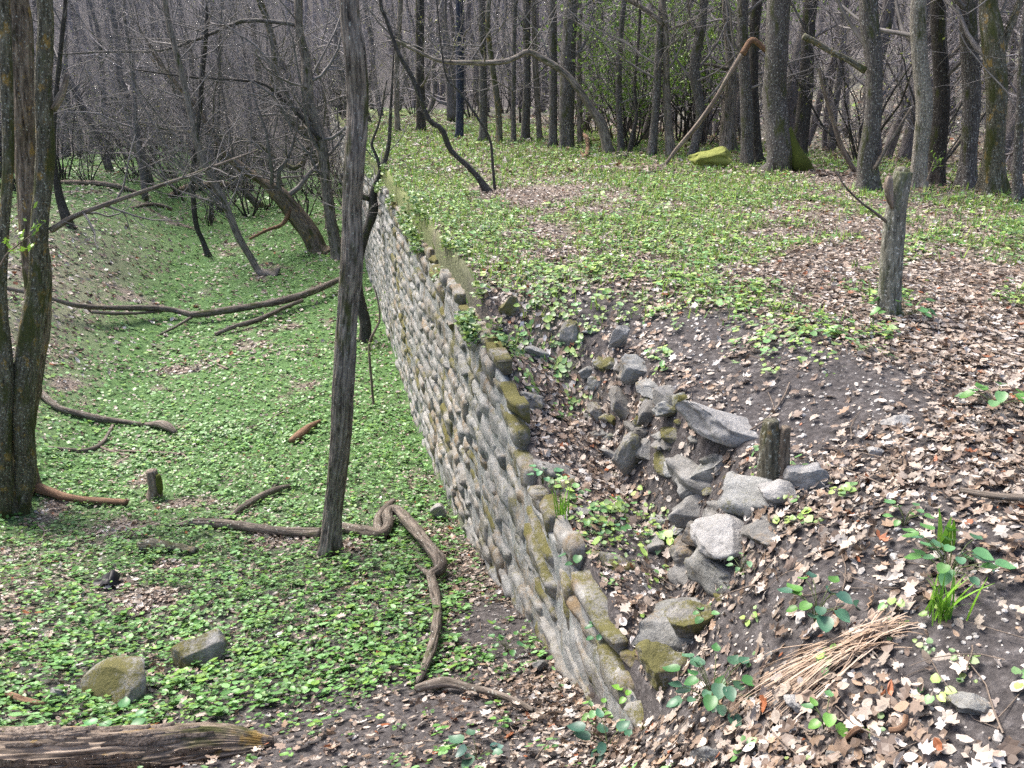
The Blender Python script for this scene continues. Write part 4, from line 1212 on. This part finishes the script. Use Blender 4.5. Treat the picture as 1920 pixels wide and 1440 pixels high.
def instances(T, polys, pos, size, yaw, tilt, tdir, curl, gx, gy, col, width=None):
    """copies of a template leaf T (nv,3) laid on sloping ground, as one set of arrays"""
    n, nv = len(pos), len(T)
    L = np.repeat(T[None], n, 0) * size[:, None, None]
    if width is not None:
        L[..., 1] *= width[:, None]
    L[..., 2] *= curl[:, None]
    c, s = np.cos(yaw)[:, None], np.sin(yaw)[:, None]
    x = L[..., 0] * c - L[..., 1] * s
    y = L[..., 0] * s + L[..., 1] * c
    z = L[..., 2]
    # tilt about the horizontal axis tdir
    ax, ay = np.cos(tdir)[:, None], np.sin(tdir)[:, None]
    al = x * ax + y * ay
    pe = -x * ay + y * ax
    ct, st_ = np.cos(tilt)[:, None], np.sin(tilt)[:, None]
    pe2, z2 = pe * ct - z * st_, pe * st_ + z * ct
    x, y, z = al * ax - pe2 * ay, al * ay + pe2 * ax, z2
    gm = np.hypot(gx, gy)[:, None] + 1e-9
    da = (x * gx[:, None] + y * gy[:, None]) / gm * (1 - 1 / np.sqrt(1 + np.minimum(gm, 1.3) ** 2))
    x, y = x - da * gx[:, None] / gm, y - da * gy[:, None] / gm
    z = z + np.clip(gx, -0.9, 0.9)[:, None] * x + np.clip(gy, -0.9, 0.9)[:, None] * y
    V = np.stack([x, y, z], -1) + pos[:, None, :]
    off = (np.arange(n) * nv)[:, None, None]
    P_ = [(np.asarray(p)[None] + off).reshape(-1, np.asarray(p).shape[1]) for p in polys]
    return V.reshape(-1, 3), P_, np.repeat(col, nv, 0)

def join(sets):
    Vs, Cs, ps, off = [], [], {}, 0
    for V, P_, C in sets:
        Vs.append(V); Cs.append(C)
        for p in P_:
            ps.setdefault(p.shape[1], []).append(p + off)
        off += len(V)
    return np.vstack(Vs), [np.vstack(x) for x in ps.values()], np.vstack(Cs)

def mirrored(mid, left):
    """leaf outline: midrib points and left edge points (x, y) -> template with both halves"""
    Mx = [(x, 0.0, 0.9 * (x - 0.5) ** 2) for x in mid]
    Lx = [(x, y, 0.9 * (x - 0.5) ** 2 + 2.2 * y * y) for x, y in left]
    Rx = [(x, -y * 0.92, 0.9 * (x - 0.5) ** 2 + 1.6 * y * y) for x, y in left]
    T = np.array(Mx + Lx + Rx)
    T[:, 0] -= 0.5
    return T
lob = mirrored([0, 0.35, 0.7, 1.0], [(0.12, 0.14), (0.28, 0.10), (0.42, 0.33), (0.56, 0.19), (0.70, 0.30), (0.82, 0.10)])
lob_p = [np.array([(0, 1, 5, 4), (1, 2, 7, 6), (2, 3, 9, 8), (0, 10, 11, 1), (1, 12, 13, 2), (2, 14, 15, 3)]), np.array([(1, 6, 5), (2, 8, 7), (1, 11, 12), (2, 13, 14)])]
oval = mirrored([0, 0.5, 1.0], [(0.22, 0.22), (0.55, 0.27), (0.82, 0.15)])
oval_p = [np.array([(0, 1, 4, 3), (1, 2, 5, 4), (0, 6, 7, 1), (1, 7, 8, 2)])]
simp = np.array([(-0.5, 0, 0.2), (0, 0, 0), (0.5, 0, 0.22), (-0.05, 0.3, 0.2), (0.08, -0.28, 0.16)])
simp_p = [np.array([(0, 1, 3), (1, 2, 3), (0, 4, 1), (1, 4, 2)])]
heart = mirrored([0.06, 0.5, 1.0], [(-0.04, 0.26), (0.30, 0.46), (0.68, 0.36)])
heart_p = [np.array([(0, 1, 4, 3), (1, 2, 5, 4), (0, 6, 7, 1), (1, 7, 8, 2)])]
diam = np.array([(-0.5, 0, 0), (0.0, -0.42, 0.1), (0.5, 0, 0.06), (0.0, 0.42, 0.1)])
diam_p = [np.array([(0, 1, 2, 3)])]

DEAD = np.array([(0.42, 0.36, 0.305), (0.36, 0.295, 0.24), (0.48, 0.44, 0.40), (0.26, 0.195, 0.15), (0.14, 0.10, 0.075), (0.28, 0.195, 0.135), (0.52, 0.49, 0.47), (0.20, 0.15, 0.12), (0.38, 0.315, 0.265)])
def dead_col(n, rng):
    c = DEAD[rng.choice(len(DEAD), n, p=[.18, .19, .08, .14, .10, .10, .04, .09, .08])]
    red = rng.random(n) < 0.015
    c = np.where(red[:, None], [0.30, 0.11, 0.05], c)
    return c * rng.uniform(0.6, 1.2, (n, 1))

def litter(n, rmin, rmax, power, T, polys, smin, smax, hmax, tilt, seed):
    rg = np.random.default_rng(seed)
    x, y, r = spread(n, rmin, rmax, power, 0.95, rg)
    keep = rg.random(n) < litter_amount(x, y)
    x, y, r = x[keep], y[keep], r[keep]
    gx, gy = grad(x, y)
    steep = np.hypot(gx, gy)
    keep = steep < np.where(y < 5.6, 2.6, 1.6)
    x, y, r, gx, gy = (v[keep] for v in (x, y, r, gx, gy))
    n = len(x)
    h = 0.004 + hmax * rg.random(n) ** 1.5
    pos = np.stack([x, y, ground(x, y) + h], 1)
    sz = rg.uniform(smin, smax, n) * (1 + 0.02 * np.maximum(0, r - 8))
    return instances(T, polys, pos, sz, rg.uniform(0, 6.28, n), rg.normal(0, tilt, n) * (1 + 0.7 * np.hypot(gx, gy)), rg.uniform(0, 6.28, n), rg.uniform(-0.6, 1.6, n), gx, gy, dead_col(n, rg), rg.uniform(0.75, 1.5, n))

sets = [litter(19000, 1.0, 4.6, 1.0, lob, lob_p, 0.032, 0.072, 0.04, 0.5, 1),
        litter(18000, 1.0, 5.0, 1.0, oval, oval_p, 0.02, 0.055, 0.035, 0.5, 2),
        litter(60000, 1.0, 6.5, 0.9, simp, simp_p, 0.008, 0.03, 0.015, 0.5, 6),
        litter(9000, 4.4, 8, 1.0, lob, lob_p, 0.04, 0.08, 0.03, 0.36, 3),
        litter(90000, 4.6, 14, 1.2, simp, simp_p, 0.03, 0.066, 0.03, 0.38, 4),
        litter(60000, 13, 34, 1.4, simp, simp_p, 0.07, 0.12, 0.04, 0.4, 5)]
V, polys, C = join(sets)
tag(link("leaf_litter", mesh("leaf_litter", V, polys, M['dead_leaf'], False, C)), "fallen dry brown and beige leaves strewn over the ground", "dead leaves", kind="stuff")

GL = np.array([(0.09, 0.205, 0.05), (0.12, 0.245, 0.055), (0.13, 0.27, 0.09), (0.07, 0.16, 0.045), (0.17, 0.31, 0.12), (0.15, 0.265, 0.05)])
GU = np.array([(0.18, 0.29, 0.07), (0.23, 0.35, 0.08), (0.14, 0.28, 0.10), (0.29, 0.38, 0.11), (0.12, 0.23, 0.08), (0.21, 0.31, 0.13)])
def greens(n, rmin, rmax, power, T, polys, smin, smax, hlo, hhi, seed, clump=0, gain=1.0):
    rg = np.random.default_rng(seed)
    x, y, r = spread(n, rmin, rmax, power, 0.95, rg)
    keep = rg.random(n) < green_amount(x, y) * gain
    x, y, r = x[keep], y[keep], r[keep]
    yaw = rg.uniform(0, 6.28, len(x))
    h = rg.uniform(hlo, hhi, len(x)) * (0.3 + 1.6 * n2(x, y, 0.6, 91, 2) ** 1.5)
    tl = rg.normal(0, 0.3, len(x)); td = rg.uniform(0, 6.28, len(x))
    plant = rg.uniform(0.6, 1.35, len(x))
    if clump:
        k = rg.integers(3, clump + 1, len(x))
        i = np.repeat(np.arange(len(x)), k)
        a = rg.uniform(0, 6.28, len(i))
        rad = rg.uniform(0.012, 0.05, len(i))
        x, y, r, h, plant = x[i] + rad * np.cos(a), y[i] + rad * np.sin(a), r[i], h[i] * rg.uniform(0.5, 1.15, len(i)), plant[i]
        yaw, tl, td = a, rg.normal(0.0, 0.22, len(i)), a + rg.normal(0, 0.5, len(i))
    gx, gy = grad(x, y)
    keep = np.hypot(gx, gy) < 1.6
    x, y, r, h, yaw, tl, td, gx, gy, plant = (v[keep] for v in (x, y, r, h, yaw, tl, td, gx, gy, plant))
    n = len(x)
    pos = np.stack([x, y, ground(x, y) + h], 1)
    low = is_low(x, y)
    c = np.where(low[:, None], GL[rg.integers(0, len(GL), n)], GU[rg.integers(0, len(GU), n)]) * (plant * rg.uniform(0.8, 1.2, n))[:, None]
    sz = rg.uniform(smin, smax, n) * plant * (1 + 0.02 * np.maximum(0, r - 9))
    return instances(T, polys, pos, sz, yaw, tl, td, rg.uniform(0.1, 0.9, n), gx, gy, c)

sets = [greens(2600, 1.0, 5.5, 1.0, heart, heart_p, 0.018, 0.036, 0.02, 0.06, 11, 6, 0.4),
        greens(16500, 3.4, 10.5, 1.0, heart, heart_p, 0.018, 0.046, 0.02, 0.085, 12, 6),
        greens(16000, 3.2, 11, 1.0, oval, oval_p, 0.02, 0.06, 0.02, 0.11, 17, 0, 0.8),
        greens(26000, 3.2, 12, 1.0, diam, diam_p, 0.02, 0.04, 0.01, 0.05, 13, 0),
        greens(90000, 9.5, 30, 1.3, diam, diam_p, 0.035, 0.065, 0.01, 0.07, 14, 0),
        greens(26000, 28, 48, 1.3, diam, diam_p, 0.07, 0.12, 0.01, 0.09, 15, 0)]
rg = np.random.default_rng(16)
ey = 4.9 + 16 * rg.random(10000) ** 1.3
ex = 1.0 + np.abs(rg.normal(0, 0.13, 10000))
kp = rg.random(10000) < 0.85 * ss(0.40, 0.6, n2(ey, ex, 0.5, 92, 2))
ex, ey = ex[kp], ey[kp]
n = len(ex)
ez = np.maximum(ground(ex, ey), wall_top(ey) + 0.03) + rg.uniform(-0.02, 0.08, n) - 0.04 * (ex < 1.05)
sets.append(instances(heart, heart_p, np.stack([ex - 0.04, ey, ez], 1), rg.uniform(0.03, 0.06, n), rg.uniform(0, 6.28, n), rg.normal(0, 0.45, n), rg.uniform(0, 6.28, n), rg.uniform(0.1, 0.9, n), np.zeros(n), np.zeros(n), GU[rg.integers(0, len(GU), n)] * rg.uniform(0.6, 1.0, (n, 1))))
V, polys, C = join(sets)
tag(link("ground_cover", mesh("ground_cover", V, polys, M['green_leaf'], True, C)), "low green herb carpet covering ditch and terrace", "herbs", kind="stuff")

# grass blades among the herbs on the terrace
rg = np.random.default_rng(31)
x, y, r = spread(80000, 5, 26, 1.1, 0.9, rg)
keep = (rg.random(len(x)) < green_amount(x, y)) & ~is_low(x, y)
x, y, r = x[keep], y[keep], r[keep]
n = len(x)
hgt = rg.uniform(0.04, 0.11, n) * (1 + 0.02 * r)
a = rg.uniform(0, 6.28, n)
wd = 0.004 + 0.0006 * r
z = ground(x, y)
ln = rg.uniform(0.2, 0.8, n) * hgt
p0 = np.stack([x - wd * np.sin(a), y + wd * np.cos(a), z - 0.005], 1)
p1 = np.stack([x + wd * np.sin(a), y - wd * np.cos(a), z - 0.005], 1)
p2 = np.stack([x + ln * np.cos(a), y + ln * np.sin(a), z + hgt], 1)
V = np.stack([p0, p1, p2], 1).reshape(-1, 3)
C = np.repeat(GU[rg.integers(0, len(GU), n)] * [1.1, 1.1, 0.8] * rg.uniform(0.8, 1.2, (n, 1)), 3, 0)
tag(link("grass", mesh("grass", V, [np.arange(3 * n).reshape(-1, 3)], M['grass'], True, C)), "short fresh grass sprouting through the leaves on the terrace", "grass", kind="stuff")

# twigs and pebbles strewn about
rg = np.random.default_rng(32)
x, y, r = spread(1500, 1.1, 14, 1.0, 0.9, rg)
keep = np.hypot(*grad(x, y)) < 1.5
x, y, r = x[keep], y[keep], r[keep]
n = len(x)
a = rg.uniform(0, 6.28, n)
d = np.stack([np.cos(a), np.sin(a), rg.normal(0, 0.12, n)], 1)
P1, R1 = grow(np.stack([x, y, ground(x, y) + 0.02], 1), d, rg.uniform(0.06, 0.32, n), rg.uniform(0.0015, 0.0045, n), 5, 0.16, 0.0, 0.5, rg)
hh = ground(P1[..., 0], P1[..., 1])
P1[..., 2] = np.maximum(hh + 0.006, np.minimum(P1[..., 2], hh + 0.04))
V, polys, bc = tubes(P1, R1, 4)
tag(link("twig_litter", mesh("twig_litter", V, polys, M['dead_wood'], True, None, bc)), "small dry twigs scattered on soil and leaves", "twigs", kind="stuff")
x, y, r = spread(14000, 1.0, 6, 0.8, 0.9, rg)
keep = rg.random(len(x)) < 0.12 + 0.88 * bare(x, y)
x, y = x[keep], y[keep]
n = len(x)
T, F = ICO[1]
T = T * [1, 0.8, 0.55]
gx, gy = grad(x, y)
sz = 0.004 + 0.014 * rg.random(n) ** 3
V, polys, C = instances(T, [F], np.stack([x, y, ground(x, y) + sz * 0.2], 1), sz, rg.uniform(0, 6.28, n), rg.normal(0, 0.3, n), rg.uniform(0, 6.28, n), np.ones(n), gx, gy, np.repeat(rg.uniform(0.12, 0.5, (n, 1)), 3, 1) * [1, 0.95, 0.9])
tag(link("pebbles", mesh("pebbles", V, polys, M['dead_leaf'], False, C)), "small pebbles and crumbs on the bare soil", "pebbles", kind="stuff")

# ------------------------------------------------------------------ single plants and small things
def plant(label, u, v, n_leaf, size, hgt, spread_, seed, col=((0.06, 0.16, 0.07), (0.09, 0.21, 0.08), (0.07, 0.19, 0.05)), name="leafy_plant", cat="plant"):
    rg = np.random.default_rng(seed)
    g_ = gp(u, v)
    root = link(name, None, None, g_)
    tag(root, label, cat)
    a = np.linspace(0, 6.28, n_leaf, endpoint=False) * 1.9 + rg.uniform(-0.4, 0.4, n_leaf)
    hh = hgt * np.linspace(0.35, 1.0, n_leaf) * rg.uniform(0.8, 1.15, n_leaf)
    rad = spread_ * rg.uniform(0.4, 1.0, n_leaf)
    tip = np.stack([rad * np.cos(a), rad * np.sin(a), hh], 1)
    P1 = np.stack([np.zeros((n_leaf, 3)) - [0, 0, 0.02], tip * [0.25, 0.25, 0.6], tip * [0.7, 0.7, 0.95], tip], 1)
    V, polys, bc = tubes(P1, np.full((n_leaf, 4), 0.0016), 4)
    link("stem", mesh("stem", V, polys, M['grass'], True, np.tile([0.10, 0.13, 0.05], (len(V), 1))), root)
    big = mirrored([0.0, 0.25, 0.5, 0.75, 1.0], [(0.0, 0.22), (0.2, 0.38), (0.45, 0.40), (0.7, 0.28), (0.88, 0.13)])
    T = np.vstack([big])
    polys_ = [np.array([(0, 1, 6, 5), (1, 2, 7, 6), (2, 3, 8, 7), (3, 4, 9, 8), (0, 10, 11, 1), (1, 11, 12, 2), (2, 12, 13, 3), (3, 13, 14, 4)])]
    T = T + [0.5, 0, 0]
    for k in range(n_leaf):
        c = np.array([col[int(rg.integers(0, len(col)))]]) * rg.uniform(0.8, 1.25)
        one = lambda q_: np.array([q_])
        s = size * rg.uniform(0.65, 1.15)
        V, P_, C = instances(T, polys_, np.array([[0.0, 0, 0]]), one(s), one(a[k]), one(rg.normal(0.15, 0.25)), one(a[k] + 1.5708), one(0.6), one(0.0), one(0.0), c)
        link("leaf", mesh("leaf", V, P_, M['green_leaf'], True, C), root, tip[k])
    return root

plant("clump of dull green nettle leaves at bottom centre right", 1335, 1330, 30, 0.055, 0.16, 0.14, 1, ((0.05, 0.13, 0.075), (0.07, 0.16, 0.09), (0.06, 0.18, 0.05)))
plant("blue-green leafy plant left of the dry grass", 1530, 1165, 16, 0.062, 0.13, 0.11, 2, ((0.045, 0.12, 0.085), (0.06, 0.15, 0.09), (0.10, 0.24, 0.05)))
plant("bushy herb with a bright blade at middle right", 1775, 1090, 26, 0.058, 0.15, 0.12, 3, ((0.08, 0.20, 0.08), (0.10, 0.24, 0.06), (0.07, 0.17, 0.09)))
plant("small fresh herb above the bushy one at right", 1695, 985, 9, 0.042, 0.08, 0.07, 4, ((0.12, 0.26, 0.08), (0.10, 0.22, 0.09)))
plant("dark leafy seedling at the bottom edge near centre", 1140, 1410, 9, 0.066, 0.10, 0.10, 5, ((0.04, 0.11, 0.075), (0.05, 0.14, 0.08)))
plant("small pale green herb below the pale flat stone", 1545, 1372, 7, 0.045, 0.09, 0.06, 6, ((0.12, 0.26, 0.05), (0.09, 0.2, 0.08)))
plant("feathery herb sprouting under the pale sunlit boulder", 1390, 1075, 9, 0.036, 0.08, 0.07, 7, ((0.14, 0.26, 0.14), (0.12, 0.24, 0.10)))
plant("round-leaved herb on the lip of the near wall", 1018, 905, 8, 0.055, 0.09, 0.07, 8, ((0.09, 0.24, 0.10), (0.10, 0.27, 0.12)))
plant("ivy-like sprig on the gully floor above the mossy wall end", 1085, 1075, 7, 0.055, 0.1, 0.08, 9)
plant("bunch of small leaves behind the mossy wall end", 1135, 1205, 14, 0.04, 0.10, 0.08, 10, ((0.05, 0.15, 0.06), (0.06, 0.18, 0.08)))
plant("herb cushion in the middle of the gully", 1150, 1000, 12, 0.04, 0.08, 0.09, 11)
plant("bright herb in leaves near the mossy standing block", 1318, 1180, 6, 0.04, 0.10, 0.04, 12, ((0.10, 0.24, 0.08),))
plant("light green seedling right at the tip of the wall", 1180, 1330, 7, 0.05, 0.12, 0.05, 13, ((0.14, 0.30, 0.04), (0.16, 0.32, 0.06)))
plant("light green seedling just left of the wall tip", 1115, 1350, 7, 0.045, 0.08, 0.06, 14, ((0.13, 0.28, 0.06), (0.12, 0.26, 0.1)))
plant("bluish seedling with two broad leaves at the bottom left of centre", 895, 1425, 6, 0.07, 0.08, 0.08, 15, ((0.07, 0.15, 0.12), (0.08, 0.17, 0.10)))
plant("leafy herb growing round the foot of the waist-high stump", 1690, 600, 16, 0.075, 0.14, 0.18, 16, ((0.07, 0.19, 0.06), (0.10, 0.24, 0.06)))
plant("broad-leaved herb beside the log at lower left", 232, 1385, 9, 0.075, 0.13, 0.11, 17, ((0.06, 0.18, 0.06), (0.08, 0.23, 0.08)))
plant("round-leaved clump at the base of the wall's near end", 950, 1225, 12, 0.045, 0.09, 0.09, 18)
plant("bright herb low on the right edge of the terrace", 1862, 770, 12, 0.07, 0.12, 0.13, 19, ((0.10, 0.26, 0.05), (0.12, 0.25, 0.1)))

def tuft(label, u, v, n, hgt, lean, seed, cols, width=0.004, name="grass_tuft", flat=0.0, dirn=None):
    rg = np.random.default_rng(seed)
    g_ = gp(u, v)
    a = rg.uniform(0, 6.28, n) if dirn is None else dirn + rg.normal(0, 0.32, n)
    L = hgt * rg.uniform(0.55, 1.15, n)
    ln = rg.uniform(0.1, 1.0, n) * lean
    b0 = np.stack([rg.normal(0, 0.02, n), rg.normal(0, 0.02, n), np.zeros(n)], 1) + (np.stack([np.cos(a), np.sin(a), np.zeros(n)], 1) * rg.uniform(-0.3, 0.25, (n, 1)) * hgt if dirn is not None else 0)
    t_ = np.linspace(0, 1, 5)
    P_ = np.zeros((n, 5, 3))
    for k, s in enumerate(t_):
        P_[:, k] = b0 + np.stack([np.cos(a) * ln * L * s ** 1.6, np.sin(a) * ln * L * s ** 1.6, L * (s * (1 - flat) - 0.3 * ln * s * s * (1 - flat)) + flat * 0.03 * np.sin(3 * s) + 0.01 * rg.random(n)], 1)
    if flat:
        wx, wy = P_[..., 0] + g_[0], P_[..., 1] + g_[1]
        P_[..., 2] = ground(wx, wy) - g_[2] + 0.01 + 0.05 * np.sin(np.linspace(0.2, 2.9, 5))[None] * rg.random((n, 1))
    sd_ = np.stack([-np.sin(a), np.cos(a), np.zeros(n)], 1)[:, None, :] * (width * np.array([0.6, 1, 0.9, 0.6, 0.08]))[None, :, None]
    V = np.stack([P_ - sd_, P_ + sd_], 2)
    i = np.arange(n * 10).reshape(n, 5, 2)
    q_ = np.stack([i[:, :-1, 0], i[:, :-1, 1], i[:, 1:, 1], i[:, 1:, 0]], -1).reshape(-1, 4)
    C = np.repeat(np.array(cols)[rg.integers(0, len(cols), n)] * rg.uniform(0.8, 1.2, (n, 1)), 10, 0)
    o = link(name, mesh(name, V.reshape(-1, 3), [q_], M['grass'], True, C), None, g_)
    tag(o, label, "grass")
    return o
GC = ((0.16, 0.34, 0.03), (0.20, 0.38, 0.05), (0.12, 0.28, 0.03))
tuft("fresh green grass tuft at the end of the flattened dry grass", 1762, 1165, 34, 0.17, 0.7, 1, GC)
tuft("bright grass tuft on the broken lip of the wall", 1055, 985, 22, 0.20, 0.6, 2, GC)
tuft("broad bright grass blade behind the bushy herb", 1768, 1035, 5, 0.16, 0.5, 3, GC, 0.010)
tuft("small grass tuft growing from the wall face", 860, 840, 16, 0.12, 0.8, 4, GC, 0.004)
tuft("bright green tuft high on the wall beside the coping", 765, 428, 26, 0.22, 0.8, 5, GC, 0.006)
tuft("second bright green tuft on the wall, nearer and lower", 797, 552, 26, 0.2, 0.8, 6, GC, 0.006)
straw = ((0.40, 0.30, 0.22), (0.33, 0.235, 0.165), (0.48, 0.38, 0.30))
dd_ = gp(1520, 1270) - gp(1740, 1165)
tuft("swath of flattened straw-coloured dry grass on the slope", 1610, 1215, 170, 0.5, 0.85, 7, straw, 0.0022, "dry_grass", 1.0, math.atan2(dd_[1], dd_[0]))

# red catkins on the path
for lb, pts, sd2 in (("curled rusty red catkin on the path", [(1662, 1388, 11), (1678, 1386, 13), (1690, 1376, 13), (1692, 1362, 10)], 1), ("straight rusty red catkin left of the curled one", [(1562, 1396, 6), (1580, 1394, 9), (1600, 1386, 10), (1616, 1376, 7)], 2)):
    stick(lb, pts, 'dead_red', "catkin", seed=70 + sd2, rows=26, sides=10, amp=0.0022, cat="catkin", k=14)

# black rag in the ditch
g_ = gp(202, 1098)
k_ = slant(g_) / FPX
a, b = np.meshgrid(np.linspace(-1, 1, 9), np.linspace(-1, 1, 7))
zz_ = 0.9 * fbm(np.stack([a.ravel() * 1.6, b.ravel() * 1.6, a.ravel() * 0], 1), 2, 12).reshape(a.shape) * np.clip(1.2 - a * a * 0.7 - b * b * 0.5, 0.05, 1)
V = np.stack([a.ravel() * 22 * k_, b.ravel() * 20 * k_, zz_.ravel() * 40 * k_ + 0.01], 1)
i = np.arange(a.size).reshape(a.shape)
qd = np.stack([i[:-1, :-1], i[:-1, 1:], i[1:, 1:], i[1:, :-1]], -1).reshape(-1, 4)
M['rag'] = plain_mat('rag', (0.004, 0.004, 0.006), (0.012, 0.012, 0.016), 15, 0.5)
tag(link("rag", mesh("rag", V, [qd], M['rag']), None, g_), "crumpled black rag among the herbs left of the ditch", "rag")

# leafing sprigs
def sprig(label, pts, dist, seed, n=60, size=0.02):
    rg = np.random.default_rng(seed)
    P, R = px_path(pts, dist)
    root = link("shoot", None, None, P[0])
    tag(root, label, "shoot")
    me, Pc, Rc = stem_mesh("stem", P, R, 'dead_wood', P[0], 6, 16, 0.0)
    link("stem", me, root)
    p, d, r, l = along(Pc[None], Rc[None], rg, 10, 0.4, 1)
    P1, R1 = grow(p, side_dirs(d, rg), rg.uniform(0.1, 0.3, 10), np.full(10, 0.002), 5, 0.2, 0.1, 0.5, rg)
    V, polys, bc = tubes(P1, R1, 4)
    link("twigs", mesh("twigs", V - P[0], polys, M['twig'], True, None, bc), root)
    tag(link("leaves", bud_mesh("leaves", P1, rg, n, P[0], size, ((0.2, 0.36, 0.05), (0.26, 0.42, 0.06))), root), kind="stuff")
gW = gp(690, 645)
sprig("pale crooked shoot with fresh leaves in front of the wall", [(702, 775, 4), (697, 720, 5), (692, 650, 5), (700, 625, 5), (712, 600, 4), (708, 560, 3), (700, 535, 2)], away(gp(702, 775)) + 0.3, 3, 90, 0.016)
sprig("sprig of bright new leaves at the left edge", [(0, 500, 4), (12, 478, 3), (30, 462, 3), (60, 440, 2)], away(pa[0]) - 0.5, 4, 50, 0.03)
sprig("leafing shoot at the foot of the pale blotched trunk", [(1738, 340, 3), (1745, 320, 3), (1752, 300, 2)], away(RT[7][1][0]) - 0.3, 5, 60, 0.02)
